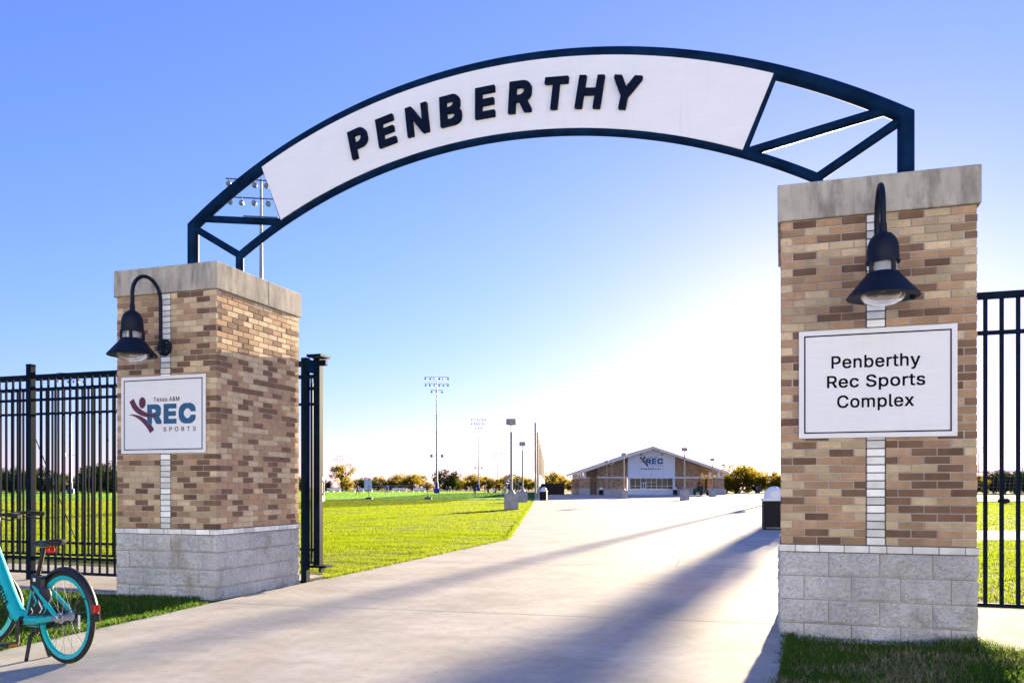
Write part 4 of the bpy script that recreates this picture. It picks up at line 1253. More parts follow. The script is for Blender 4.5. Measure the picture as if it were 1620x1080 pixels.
# ---- floodlight masts
_fl = {}
def flood_mesh():
    if 'f' not in _fl:
        mb = MB()
        mb.lathe([(.0, -.22), (.08, -.2), (.11, -.14), (.20, .0), (.22, .1), (.2, .11), (.0, .07)], 14, (0, 0, -.36), axis='Y', mi=0)
        mb.tube([(0, 0, 0), (0, 0, -.14)], .035, 6, mi=1)
        mb.tube([(-.0, -.12, -.42), (0, -.06, -.16), (0, 0, -.12)], .03, 6, mi=1)
        _fl['f'] = mb.mesh('floodlight', [M['galv'], M['galv_dark']], smooth=True)
    return _fl['f']
def mast(px, d, H, label, face=0.0, pad=True, full=True, seed=0, x=None):
    p = at(px, d) if x is None else (x, d)
    rnd = random.Random(seed)
    root = empty('floodlight_mast', (*p, 0), face, label, 'light mast', 'floodlight masts around the fields')
    MB().lathe([(.24, 0), (.19, H * .3), (.14, H * .65), (.085, H)], 14, capt=True).build('mast_pole', M['galv'], root, smooth=True)
    for i, (z, w, n) in enumerate(((H - .15, 5.2, 6), (H - 1.55, 5.2, 6), (H - 2.95, 2.6, 3))):
        bx('cross_arm', M['galv_dark'], root, 0, -.15, z, w, .09, .09, .01)
        for k in range(n):
            xx = -w / 2 + .25 + (w - .5) * k / (n - 1)
            o = link('floodlight', flood_mesh(), root, (xx, -.2, z - .03), (rnd.uniform(-.15, .3), 0, rnd.uniform(-.7, .7)))
    if full:
        for sg in (-1, 1):
            bx('speaker', M['galv'], root, sg * 1.15, -.2, 8.0, .5, .45, .65, .03)
        bx('speaker_arm', M['galv'], root, 0, -.05, 7.9, 2.3, .07, .07, .01)
    if pad:
        MB().lathe([(.0, 2.35), (.34, 2.35), (.36, 2.2), (.37, 1.0)], 8, (0, 0, 0)).build('pad', M['blue_pad'], root)
        bx('pad_base', M['blue_pad'], root, 0, 0, .5, 1.15, 1.15, 1.0, .05)
    return root
mast(413, 64, 25, 'floodlight mast rising behind the far pillar, seen through the arch end', .15, seed=1)
mast(691, 178, 25, 'tall floodlight mast with a blue pad, left of the path', .1, seed=2)
mast(757, 288, 25, 'middle floodlight mast with a blue pad beside the lamp posts', .05, seed=3)
mast(787, 390, 17.5, 'small distant floodlight mast right of the middle one', 0, pad=False, full=False, seed=4)
mast(535, 430, 17.5, 'small distant floodlight mast near the far pillar', 0, pad=False, full=False, seed=5)
mast(112, 172, 25, 'floodlight mast with a blue pad seen through the left fence', .3, seed=6)
mast(1257, 100, 25.5, 'floodlight mast hidden behind the edge of the near pillar', R(78), pad=False, seed=7)
mast(1548, 300, 16, 'far floodlight mast seen beside the right fence', -.3, pad=False, full=False, seed=8)

# ---- path lamp posts on concrete plinths
def lamp_post(px, d, label, H=5.2):
    root = empty('lamp_post', (*at(px, d), 0), 0.0, label, 'lamp post', 'path lamps on concrete plinths')
    MB().cbox(0, 0, .46, .82, .82, .92, .03).build('plinth', M['concrete_base'], root)
    MB().lathe([(.0, 1.10), (.12, 1.10), (.2, 1.0), (.2, .92)], 14).build('base_cover', M['galv'], root, smooth=True)
    MB().lathe([(.075, 1.0), (.068, H - .75)], 14, capt=True).build('pole', M['pole_tan'], root, smooth=True)
    MB().lathe([(.04, H - .76), (.04, H - .32)], 10).build('neck', M['galv'], root, smooth=True)
    MB().lathe([(.0, H - .33), (.28, H - .33), (.30, H - .31), (.30, H - .04), (.28, H), (.0, H + .02)], 22).build('lamp_head', M['pole_tan'], root, smooth=True)
    return root
lamp_post(809, 47.8, 'nearest path lamp on a concrete plinth at the lawn edge')
lamp_post(827, 72, 'second path lamp on a plinth behind the nearest one')
lamp_post(1083, 82.5, 'path lamp on a plinth in front of the right wall of the building')
lamp_post(987, 95, 'path lamp on a plinth left of the white gable panel')
lamp_post(1127, 113, 'path lamp on a plinth beside the green utility cart')
lamp_post(960, 122, 'path lamp on a plinth before the left brick wall of the building')
lamp_post(1144, 140, 'path lamp on a plinth at the right corner of the building')
lamp_post(968, 131, 'path lamp nearest the left wall of the building')
lamp_post(1181, 205, 'distant path lamp in front of the golden trees', 5.2)

# ---- litter bins with white dome lids
bin_dark = simple('bin_dark', (.006, .006, .006), .85, var=.3, nscale=10, bstr=.4, bscale=30)
def litter_bin(x, d, label, s=1.0):
    root = empty('litter_bin', (x, d, 0), -.2, label, 'litter bin', 'dark litter bins with white dome lids')
    w = .66
    MB().cbox(0, 0, .44, w, w, .86, .02).build('body', bin_dark, root)
    bx('kick_rail', M['galv_dark'], root, 0, -w / 2 - .012, .06, w * .8, .02, .05, .004)
    bx('lid_rim', M['white'], root, 0, 0, .905, w + .07, w + .07, .075, .015)
    MB().lathe([(.31, .93), (.305, 1.02), (.27, 1.14), (.2, 1.24), (.1, 1.295), (.0, 1.31)], 24).build('dome_lid', M['white'], root, smooth=True)
    bx('flap', M['white'], root, 0, -.285, 1.06, .26, .03, .17, .01).rotation_euler = (0, 0, 0)
litter_bin(7.95, 25.2, 'large dark litter bin with white dome lid beside the near pillar')
litter_bin(3.08, 81, 'litter bin with white dome lid beside the tall net')
litter_bin(at(951, 138)[0], 138.0, 'litter bin before the left wall of the building')
litter_bin(at(1068, 138)[0], 138.0, 'litter bin at the right corner of the white gable bay')

# ---- recreation building
wallb = None
def wall_brick():
    m, nt, b, out = new_mat('far_brick')
    t = nt.nodes.new('ShaderNodeTexBrick')
    t.inputs['Scale'].default_value = 1.0
    for k, v_ in (('Brick Width', .4), ('Row Height', .2), ('Mortar Size', .012), ('Bias', .1)): t.inputs[k].default_value = v_
    t.inputs['Color1'].default_value = (.56, .36, .19, 1); t.inputs['Color2'].default_value = (.28, .16, .09, 1); t.inputs['Mortar'].default_value = (.2, .16, .13, 1)
    tc = nt.nodes.new('ShaderNodeTexCoord')
    sx = nt.nodes.new('ShaderNodeSeparateXYZ'); cx = nt.nodes.new('ShaderNodeCombineXYZ')
    ad = nt.nodes.new('ShaderNodeMath'); ad.operation = 'ADD'
    nt.links.new(tc.outputs['Object'], sx.inputs[0])
    nt.links.new(sx.outputs[0], ad.inputs[0]); nt.links.new(sx.outputs[1], ad.inputs[1])
    nt.links.new(ad.outputs[0], cx.inputs[0]); nt.links.new(sx.outputs[2], cx.inputs[1])
    nt.links.new(cx.outputs[0], t.inputs['Vector'])
    c = mixc(nt, mul(nt, noise(nt, tc.outputs['Object'], 2.5, 5), .3), t.outputs[0], (.4, .27, .16))
    nt.links.new(c, b.inputs['Base Color'])
    b.inputs['Roughness'].default_value = .9
    return m
M['far_brick'] = wall_brick()
M['cmu'] = simple('cmu', (.42, .42, .43), .9, var=.15, nscale=2)
M['roof'] = simple('roof_metal', (.68, .62, .52), .5, .2, var=.08)
M['glass'] = simple('dark_glass', (.05, .04, .022), .15, .0, var=.6, nscale=.9, spec=.25)
M['soffit'] = simple('soffit', (.30, .22, .14), .8, var=.1)
M['siding'] = simple('siding', (.72, .73, .75), .55, var=.04)
BX, BY = at(1029, 140)
bld = empty('recreation_building', (BX, BY, 0), 0, 'low gabled brick building with a white emblem bay at the end of the path', 'building')
ez, az, ew = 3.5, 7.75, 12.5
def roof_z(x, dz=0): return az - (az - ez) * abs(x) / ew + dz
# roof slabs with a deep front overhang
for sg in (-1, 1):
    mb = MB()
    y0, y1 = -2.6, 28
    q = [(0, az), (sg * ew, ez), (sg * ew, ez + .28), (0, az + .28)]
    vs_ = [(x, y, z) for y in (y0, y1) for x, z in q]
    mb.add(vs_, [(0, 1, 2, 3), (7, 6, 5, 4), (3, 2, 6, 7), (0, 4, 5, 1), (1, 5, 6, 2)])
    rf = mb.build('roof', [M['roof']], bld)
    mb = MB().add([(x, y, z) for y in (y0 - .06, y0 - .012) for x, z in ((0, az - .12), (sg * ew, ez - .12), (sg * ew, ez + .34), (0, az + .34))], [(0, 1, 2, 3), (7, 6, 5, 4), (0, 4, 5, 1), (3, 2, 6, 7), (1, 5, 6, 2)]).build('fascia', M['roof'], rf)
    for k in range(12):
        yy = y0 + 1.2 + k * 2.4
        MB().add([(x, y, z) for y in (yy, yy + .06) for x, z in ((sg * .2, az + .28 - .07), (sg * ew, ez + .28), (sg * ew, ez + .33), (sg * .2, az + .28 + .0))], [(0, 1, 2, 3), (7, 6, 5, 4), (3, 2, 6, 7)]).build('roof_rib', M['roof'], rf)
    # soffit
    MB().add([(0, y0 + .05, az - .01), (sg * ew * .99, y0 + .05, roof_z(ew * .99) - .01), (sg * ew * .99, y1, roof_z(ew * .99) - .01), (0, y1, az - .01)], [(0, 1, 2, 3)]).build('soffit', M['soffit'], rf)
# brick walls each side of the bay, following the roof
for x0, x1 in ((-9.0, -3.95), (3.95, 8.1)):
    lo, hi = (x0, x1)
    MB().prism([(lo, 1.05), (hi, 1.05), (hi, roof_z(hi) - .02), (lo, roof_z(lo) - .02)], 0, .3).build('brick_wall', M['far_brick'], bld)
    bx('stone_base', M['cmu'], bld, (lo + hi) / 2, .14, .52, hi - lo + .06, .4, 1.06, .02)
    bx('belt_course', M['white'], bld, (lo + hi) / 2, -.02, 2.93, hi - lo, .1, .2, .01)
# side walls
for x in (-9.0, 8.1):
    MB().prism([(-.15, .0), (.15, 0), (.15, roof_z(x) - .03), (-.15, roof_z(x) - .03)], 0, 26).build('side_wall', M['far_brick'], bld, (x + (.15 if x < 0 else -.15), .3, 0))
# porch columns
for x, ys in ((-11.2, (-1.2, 5, 11, 17, 23)), (11.2, (-1.2, 5, 11, 17, 23))):
    for y in ys:
        w = 1.7 if y < 0 else .9
        c = bx('porch_column', M['far_brick'], bld, x, y, 1.95, w, .7, 1.7, .01)
        bx('column_base', M['cmu'], c, x, y, .55, w + .06, .76, 1.1, .02)
        bx('column_cap', M['white'], c, x, y, 2.86, w + .1, .8, .12, .01)
        bx('column_post', M['white'], c, x, y, (2.92 + roof_z(x)) / 2, .4, .4, roof_z(x) - 2.92, .01)
        MB().tube([(x, y, 2.95), (x + (1.3 if x > 0 else -1.3), y, roof_z(x + (1.3 if x > 0 else -1.3)) - .05)], .07, 6).build('column_strut', M['white'], c)
for x in (-10.3, 9.6):
    bx('porch_wall', M['far_brick'], bld, x, 14, 1.4, 1.2, .3, 2.8, .01)
for x, sg in ((-9.17, -1), (8.27, 1)):
    for y in (3, 8, 13):
        bx('side_door', M['galv_dark'], bld, x, y, 1.1, .08, 1.1, 2.2, .01)
# white bay
bay = MB().prism([(-3.95, 2.95), (3.95, 2.95), (3.95, roof_z(3.95) - .02), (0, az - .02), (-3.95, roof_z(3.95) - .02)], -1.0, .3).build('white_bay', M['siding'], bld)
for k in range(14):
    z = 3.2 + k * .31
    hw = 3.93 if z < roof_z(3.95) else max(0, (az - z) / (az - ez) * ew - .1)
    if hw > .3:
        bx('siding_board', M['siding'], bay, 0, -1.012, z, 2 * hw, .03, .285, .006)
for k in (-1.95, 0, 1.95):
    bx('panel_seam', M['galv'], bay, k, -1.03, 4.6, .03, .02, 3.3, .002)
for sg in (-1, 1):
    bx('flood_lamp', M['galv_dark'], bay, sg * 1.75, -1.15, 6.75, .3, .3, .2, .03)
bx('canopy', M['white'], bld, .45, -1.35, 2.86, 10.0, 1.0, .17, .02)
bx('lower_panel', M['siding'], bld, 0, -.9, .5, 7.86, .3, 1.0, .01)
for sg in (-1, 1):
    bx('corner_post', M['white'], bld, sg * 3.76, -.9, 1.9, .36, .32, 1.78, .01)
gx0, gx1, gz0, gz1 = -3.58, 3.58, 1.02, 2.77
nn = 8
for k in range(nn):
    x0, x1 = gx0 + (gx1 - gx0) * k / nn, gx0 + (gx1 - gx0) * (k + 1) / nn
    wn_ = MB().box(x0 + .03, x1 - .03, -.86, -.84, gz0, gz1).build('window', M['glass'], bld)
    bx('mullion', M['white'], wn_, x0, -.9, (gz0 + gz1) / 2, .07, .1, gz1 - gz0, .004)
    for z in ((1.5, 2.1) if k in (3, 4) else (1.5,)):
        bx('transom', M['white'], wn_, (x0 + x1) / 2, -.895, z, x1 - x0 - .08, .08, .07, .004)
dx_ = gx0 + (gx1 - gx0) * 2.5 / nn
dr = bx('door', M['white'], bld, dx_, -.97, 1.52, 1.0, .09, 1.14, .01)
for sg in (-1, 1):
    bx('door_pane', M['glass'], dr, dx_ + sg * .2, -1.02, 1.55, .28, .03, .85, .004)
lg = empty('emblem', (.0, 0, 0)); lg.parent = bay
logo(lg, 4.1, .0, 5.62, -1.04)
fit_text('letter', 'PENBERTHY', M['ink'], lg, -1.75, 1.62, 4.2, 4.5, -1.04, .01, 27, .22)

# ---- utility cart
green = simple('cart_green', (.012, .10, .018), .4, var=.15)
def cart(px, d, label):
    root = empty('utility_cart', (*at(px, d), 0), R(-70), label, 'utility cart')
    # x forward
    MB().prism([(-1.35, .55), (1.3, .5), (1.42, .62), (1.38, .86), (.75, .98), (.55, .80), (-.25, .78), (-.3, 1.02), (-1.35, 1.02)], -.62, .62).build('body', green, root)
    for x in (-.95, .95):
        for sg in (-1, 1):
            w = MB().lathe([(.0, -.11), (.2, -.11), (.31, -.09), (.33, 0), (.31, .09), (.2, .11), (.0, .11)], 20, (x, sg * .58, .33), axis='Y').build('wheel', M['rubber'], root, smooth=True)
            MB().lathe([(.0, -.125), (.16, -.125), (.17, .0)], 14, (x, sg * .58, .33), axis='Y').build('hub_cap', M['galv_dark'], w)
    for sg in (-1, 1):
        MB().tube([(.75, sg * .55, .95), (.45, sg * .55, 1.85), (-.35, sg * .55, 1.88), (-.4, sg * .55, 1.0)], .03, 8).build('cage_bar', M['black'], root)
        bx('seat', M['black'], root, -.02, sg * .3, .9, .5, .5, .16, .03)
        bx('seat_back', M['black'], root, -.24, sg * .3, 1.2, .12, .5, .55, .03)
        MB().lathe([(.0, 0), (.08, 0), (.09, -.05)], 12, (1.41, sg * .4, .74), axis='X').build('headlight', M['white'], root)
    for x, z in ((.45, 1.85), (-.35, 1.88)):
        MB().tube([(x, -.55, z), (x, .55, z)], .03, 8).build('cage_bar', M['black'], root)
    MB().cbox(.05, 0, 1.9, .85, 1.15, .04, .015).build('canopy', M['black'], root)
    MB().tube([(.55, .3 + .15 * math.cos(t), 1.15 + .15 * math.sin(t)) for t in np.linspace(0, 2 * math.pi, 14, endpoint=False)], .015, 6, closed=True).build('steering_wheel', M['black'], root)
cart(1109, 131, 'green utility cart with a roll cage parked by the building')

# ---- black windscreen fence
ws_ = empty('screen_fence', (6.5, 133, 0), 0, 'low black screened fence left of the building', 'fence')
bx('screen', simple('screen_black', (.02, .012, .01), .9, var=.3), ws_, 0, 0, .98, 3.7, .03, 1.72, .005)
for x in (-1.85, -.6, .6, 1.85):
    MB().tube([(x, .05, 0), (x, .05, 1.9)], .03, 8).build('post', M['galv_dark'], ws_)
bx('rail', M['galv_dark'], ws_, 0, .05, 1.87, 3.7, .05, .05, .01)

# ---- tall ball-stop net along the field
def net_mat(name, col, cell, th):
    m, nt, b, out = new_mat(name)
    b.inputs['Base Color'].default_value = (*col, 1); b.inputs['Roughness'].default_value = .9
    return m
nt_ = empty('ball_stop_net', (2.53, 89, 0), 0, 'tall tan ball-stop net with blue padding running away beside the field', 'net')
nx1, ny1 = 6.8, 150.0
tan_net = simple('tan_net', (.50, .40, .24), .9, var=.15, nscale=.6)
blue_scr = simple('blue_screen', (.06, .16, .30), .8, var=.1, nscale=.6)
nseg = 10
for i in range(nseg + 1):
    t = i / nseg
    MB().lathe([(.11, 0), (.09, 8.2)], 10, (nx1 * t, ny1 * t, 0), capt=True).build('net_post', M['pole_tan'], nt_, smooth=True)
cell = .28
for i in range(nseg):
    t0, t1 = i / nseg, (i + 1) / nseg
    mb = MB()
    L = (t1 - t0) * ny1
    n = int(L / cell)
    for k in range(1, n):
        t = t0 + (t1 - t0) * k / n
        mb.tube([(nx1 * t - .12, ny1 * t, 3.0), (nx1 * t - .12, ny1 * t, 8.1)], .028, 3, caps=False)
    for k in range(18):
        z = 3.0 + k * .30
        mb.tube([(nx1 * t0 - .12, ny1 * t0, z), (nx1 * t1 - .12, ny1 * t1, z)], .016, 3, caps=False)
    mb.build('net_panel', tan_net, nt_)
    a = math.atan2(nx1, ny1)
    if i > 1: MB().box(-.03, .03, 0.15, L - .15, .15, 3.1).build('pad_panel', blue_scr, nt_, (nx1 * t0 + .05, ny1 * t0, 0), (0, 0, -a))
MB().tube([(-.12, 0, 8.15), (nx1 - .12, ny1, 8.15)], .04, 6).build('top_cable', M['galv'], nt_)

# ---- small bleacher, goals, nets, benches, boards
def bleacher(x, y, rz, label):
    root = empty('bleacher', (x, y, 0), rz, label, 'bleacher')
    for k in range(4):
        bx('seat_plank', M['galv'], root, 0, .7 * k, .45 + .38 * k, 3.6, .28, .05, .01)
        bx('foot_plank', M['galv'], root, 0, .7 * k + .35, .2 + .38 * k, 3.6, .3, .05, .01)
    for x_ in (-1.5, 0, 1.5):
        MB().tube([(x_, -.1, .05), (x_, 2.2, 1.55)], .05, 6).build('stringer', M['blue_pad'], root)
        MB().tube([(x_, 2.2, 0), (x_, 2.2, 1.6)], .04, 6).build('leg', M['galv'], root)
    for x_ in (-1.75, 1.75):
        MB().tube([(x_, .2, 1.2), (x_, 2.3, 2.5), (x_, 2.3, 0)], .03, 6).build('guard_rail', M['galv'], root)
bleacher(1.45, 96, R(90), 'small metal bleacher beside the tall net')

def goal(x, y, rz, label, w=6.4, h=2.44, mat='white'):
    root = empty('soccer_goal', (x, y, 0), rz, label, 'goal', 'white goals')
    for sg in (-1, 1):
        MB().tube([(sg * w / 2, 0, 0), (sg * w / 2, 0, h)], .06, 10).build('goal_post', M[mat], root, smooth=True)
        MB().tube([(sg * w / 2, 0, h), (sg * w / 2, .9, h), (sg * w / 2, 2.1, 0)], .035, 8).build('side_frame', M[mat], root, smooth=True)
        MB().tube([(sg * w / 2, 0, .04), (sg * w / 2, 2.1, .04)], .035, 8).build('ground_bar', M[mat], root, smooth=True)
    MB().tube([(-w / 2, 0, h), (w / 2, 0, h)], .06, 10).build('crossbar', M[mat], root, smooth=True)
    MB().tube([(-w / 2, 2.1, .04), (w / 2, 2.1, .04)], .035, 8).build('ground_bar', M[mat], root, smooth=True)
    mb = MB()
    for k in range(int(w / .3)):
        x_ = -w / 2 + .3 * k
        mb.tube([(x_, .9, h - .05), (x_, 2.1, .05)], .008, 3, caps=False)
        mb.tube([(x_, 0, h), (x_, .9, h - .05)], .008, 3, caps=False)
    for k in range(9):
        t = k / 8
        mb.tube([(-w / 2, .9 + 1.2 * t, (h - .05) * (1 - t) + .05 * t), (w / 2, .9 + 1.2 * t, (h - .05) * (1 - t) + .05 * t)], .008, 3, caps=False)
    mb.build('goal_net', M['galv'], root)
    return root
goal(at(1568, 68)[0] + 3.3, 69.2, R(-22), 'white goal on the lawn seen through the right fence', 6.8, 2.6)
goal(at(818, 118)[0], 118, R(85), 'pale goal at the field edge behind the second path lamp', 5, 3.0, 'galv')
bagm = simple('bag', (.02, .02, .022), .8)
bg_ = empty('kit_bag', (*at(1588, 66.5), 0), .3, 'black kit bag lying in front of the goal', 'bag')
MB().lathe([(.0, -.5), (.16, -.48), (.2, -.3), (.2, .3), (.16, .48), (.0, .5)], 12, (0, 0, .19), axis='X').build('body', bagm, bg_, smooth=True)
MB().tube([(-.25, -.15, .3), (-.15, -.18, .5), (.15, -.18, .5), (.25, -.15, .3)], .02, 6).build('strap', bagm, bg_)

vn = empty('practice_net', (*at(677, 90), 0), 0, 'low practice net on a post with a black base at the field edge', 'net')
for x in (0, -6.4):
    MB().tube([(x, 0, 0), (x, 0, 1.55)], .03, 8).build('net_post', M['galv_dark'], vn)
    MB().lathe([(.42, 0), (.4, .12), (.2, .2), (.0, .21)], 16, (x, 0, 0)).build('post_base', M['black'], vn, smooth=True)
mb = MB()
for z in (.8, 1.0, 1.2, 1.4): mb.tube([(-6.4, 0, z), (0, 0, z)], .009, 3, caps=False)
for k in range(33): mb.tube([(-6.4 + .2 * k, 0, .8), (-6.4 + .2 * k, 0, 1.4)], .007, 3, caps=False)
mb.build('netting', M['galv'], vn)
bx('net_tape', M['galv'], vn, -3.2, 0, 1.46, 6.4, .02, .03, .003)

sb = empty('notice_board', (*at(582, 190), 0), 0, 'white notice board on a post at the far side of the field', 'sign')
bx('board', M['white'], sb, 0, 0, 2.0, 1.7, .06, 1.9, .02)
MB().tube([(0, .1, 0), (0, .1, 1.5)], .06, 6).build('post', M['galv'], sb)

def bench(px, d, w, label):
    root = empty('bench', (*at(px, d), 0), 0, label, 'bench', 'white benches along the far touchline')
    bx('seat', M['white'], root, 0, 0, .5, w, .5, .12, .02)
    bx('backrest', M['white'], root, 0, .25, .9, w, .08, .35, .02)
    for k in range(3):
        bx('leg', M['galv'], root, (-.45 + .45 * k) * w, 0, .22, .08, .4, .44, .01)
bench(528, 215, 3.6, 'white bench at the left end of the far touchline')
bench(575, 225, 5.0, 'white bench behind the player in dark clothes')
bench(632, 225, 4.0, 'white bench right of the player in blue')
bench(663, 225, 3.4, 'white bench left of the tall mast')
tr = empty('site_trailer', (*at(1199, 190), 0), 0, 'small dark trailer in front of the golden trees', 'trailer')
MB().prism([(-.7, .3), (.75, .3), (.75, 1.45), (.45, 1.62), (-.5, 1.62), (-.7, 1.45)], -.8, .8).build('body', M['galv_dark'], tr)
for sg in (-1, 1):
    MB().lathe([(.0, -.1), (.28, -.1), (.28, .1), (.0, .1)], 14, (0, sg * .75, .28), axis='Y').build('wheel', M['rubber'], tr)
bx('rear_panel', M['white'], tr, -.55, -.82, 1.2, .22, .03, .4, .005)

# ---- people
skin_m = simple('skin', (.42, .25, .17), .6)
hair_m = simple('hair', (.05, .03, .02), .8)
shoe_m = simple('shoe', (.3, .3, .3), .7)
def person(px, d, label, top, bottom, pose='stand', rz=0.0, h=1.75, sock=None):
    k = h / 1.75
    P_ = {'pel': (0, 0, .95), 'wai': (0, 0, 1.10), 'che': (0, .0, 1.35), 'nek': (0, 0, 1.50), 'hd0': (0, -.01, 1.59), 'hd1': (0, -.01, 1.70)}
    if pose == 'walk':
        LJ = {'l': [(.09, 0, .92), (.10, -.16, .52), (.10, -.22, .09), (.10, -.36, .04)], 'r': [(-.09, 0, .92), (-.10, .12, .5), (-.10, .38, .12), (-.1, .30, .04)]}
        AJ = {'l': [(.18, 0, 1.43), (.24, .14, 1.17), (.24, .06, .95)], 'r': [(-.18, 0, 1.43), (-.24, -.12, 1.17), (-.22, -.30, 1.08)]}
    elif pose == 'wide':
        LJ = {'l': [(.09, 0, .92), (.2, -.04, .5), (.26, 0, .08), (.28, -.14, .04)], 'r': [(-.09, 0, .92), (-.2, -.04, .5), (-.26, 0, .08), (-.28, -.14, .04)]}
        AJ = {'l': [(.18, 0, 1.43), (.28, -.02, 1.18), (.2, -.18, 1.02)], 'r': [(-.18, 0, 1.43), (-.3, -.02, 1.18), (-.24, -.18, 1.0)]}
    elif pose == 'sit':
        dz = -.78
        P_ = {q: (v[0], v[1], v[2] + dz) for q, v in P_.items()}
        LJ = {'l': [(.09, 0, .14), (.16, -.40, .34), (.14, -.72, .07), (.14, -.84, .06)], 'r': [(-.09, 0, .14), (-.16, -.40, .34), (-.14, -.72, .07), (-.14, -.84, .06)]}
        AJ = {'l': [(.18, 0, .65), (.25, .16, .38), (.25, .26, .08)], 'r': [(-.18, 0, .65), (-.2, -.18, .45), (-.15, -.4, .42)]}
    else:
        LJ = {'l': [(.09, 0, .92), (.10, -.02, .5), (.11, .0, .08), (.12, -.15, .04)], 'r': [(-.09, 0, .92), (-.1, -.02, .5), (-.11, .0, .08), (-.12, -.15, .04)]}
        AJ = {'l': [(.18, 0, 1.43), (.24, .03, 1.15), (.23, -.06, .9)], 'r': [(-.18, 0, 1.43), (-.24, .03, 1.15), (-.23, -.06, .9)]}
    V, Ed, Rd = [], [], []
    def ad(p, r, par=None):
        V.append(tuple(c * k for c in p)); Rd.append(r * k)
        if par is not None: Ed.append((par, len(V) - 1))
        return len(V) - 1
    pe = ad(P_['pel'], .15); wa = ad(P_['wai'], .135, pe); ch = ad(P_['che'], .165, wa); nk = ad(P_['nek'], .06, ch)
    h0 = ad(P_['hd0'], .085, nk); h1 = ad(P_['hd1'], .088, h0)
    for s in 'lr':
        q = pe
        for p, r in zip(LJ[s], (.095, .068, .045, .04)): q = ad(p, r, q)
        q = ch
        for p, r in zip(AJ[s], (.065, .045, .035)): q = ad(p, r, q)
    me = bpy.data.meshes.new('person'); me.from_pydata(V, Ed, [])
    ob = bpy.data.objects.new('person', me); COL.objects.link(ob)
    md = ob.modifiers.new('skin', 'SKIN'); sb_ = ob.modifiers.new('sub', 'SUBSURF'); sb_.levels = 1; sb_.render_levels = 1
    for i, sv in enumerate(me.skin_vertices[0].data):
        sv.radius = (Rd[i], Rd[i] * .8); sv.use_root = (i == 0)
    dg = bpy.context.evaluated_depsgraph_get()
    m2 = bpy.data.meshes.new_from_object(ob.evaluated_get(dg))
    bpy.data.objects.remove(ob)
    for mm in (skin_m, top, bottom, hair_m, shoe_m): m2.materials.append(mm)
    zp = P_['pel'][2] * k
    zn = P_['nek'][2] * k
    for p in m2.polygons:
        c = p.center
        if c.z > zn + .15 * k or (c.z > zn + .05 * k and c.y > .03): mi = 3
        elif c.z > zn - .02: mi = 0
        elif abs(c.x) > .215 * k and c.z < zp + .28 * k and pose != 'sit': mi = 0
        elif c.z > zp + .08 * k: mi = 1
        elif c.z > zp - .42 * k: mi = 2
        elif c.z > .09: mi = 0 if sock is None else 2
        else: mi = 4
        p.material_index = mi
    m2.shade_smooth()
    o = link('person', m2, None, (*at(px, d), -.01 if pose != 'sit' else 0.0), (0, 0, rz))
    return tag(o, label, 'person', 'people on the playing field')
def cl(n, c): return simple('cloth_' + n, c, .9, var=.1)
c_dark, c_blue, c_pink, c_white, c_purp, c_red, c_navy, c_grey = (cl(*x) for x in (('dark', (.03, .03, .035)), ('blue', (.03, .22, .6)), ('pink', (.6, .06, .15)), ('white', (.7, .7, .7)), ('purple', (.22, .1, .4)), ('red', (.35, .04, .03)), ('navy', (.015, .02, .06)), ('grey', (.2, .2, .22))))
person(566, 140, 'person in dark red top walking across the field near the far pillar', c_red, c_dark, 'walk', R(90), sock=1)
person(612, 131, 'person in bright blue top and dark shorts running on the field', c_blue, c_dark, 'walk', R(20))
person(751, 106, 'person in all black standing in the shade on the field', c_dark, c_dark, 'stand', R(160))
person(686, 225, 'person in pink top left of the tall mast', c_pink, c_dark, 'stand', .4)
person(706, 228, 'person in dark top right of the tall mast', c_dark, c_navy, 'stand', 1.0)
person(712, 226, 'person in white top right of the tall mast', c_white, c_grey, 'wide', .2)
person(739, 232, 'person in dark clothes left of the middle mast', c_dark, c_dark, 'wide', .5)
person(745, 238, 'person in grey top close to the person in black', c_grey, c_dark, 'stand', 0)
person(767, 205, 'person in purple top right of the middle mast', c_purp, c_dark, 'stand', .8)
person(772, 185, 'person in navy top sitting on the grass', c_navy, c_dark, 'sit', .3)
person(780, 212, 'person in dark red top standing in the group', c_red, c_navy, 'wide', -.4)
person(784, 178, 'person in blue top sitting on the grass in the group', c_blue, c_navy, 'sit', -.8)
person(783.5, 208, 'person in black top standing in the group', c_dark, c_grey, 'stand', .2)
person(798, 215, 'person in light blue top at the right of the group', c_blue, c_dark, 'stand', .1)
person(791, 230, 'person in pink top at the back of the group', c_pink, c_dark, 'stand', .7)
# ================================================================ TREES
def leaf_cloud(rng, centers, radii, per, size, squash=.8):
    n = len(centers) * per
    C = np.repeat(centers, per, 0); Rr = np.repeat(radii, per)
    d = rng.normal(0, 1, (n, 3)); d /= np.linalg.norm(d, axis=1)[:, None] + 1e-9
    rad = Rr * rng.uniform(.25, 1, n) ** .5
    P = C + d * rad[:, None] * np.array([1, 1, squash])
    a = rng.normal(0, 1, (n, 3)); a /= np.linalg.norm(a, axis=1)[:, None]
    b = rng.normal(0, 1, (n, 3)); b -= a * (a * b).sum(1)[:, None]; b /= np.linalg.norm(b, axis=1)[:, None]
    s = size * rng.uniform(.6, 1.4, n)
    V = np.stack([P - a * s[:, None] * .9, P + b * s[:, None] * .5, P + a * s[:, None] * .9, P - b * s[:, None] * .5], 1)
    return V, np.repeat(np.clip(rng.normal(.5, .28, n), 0, 1), 4)

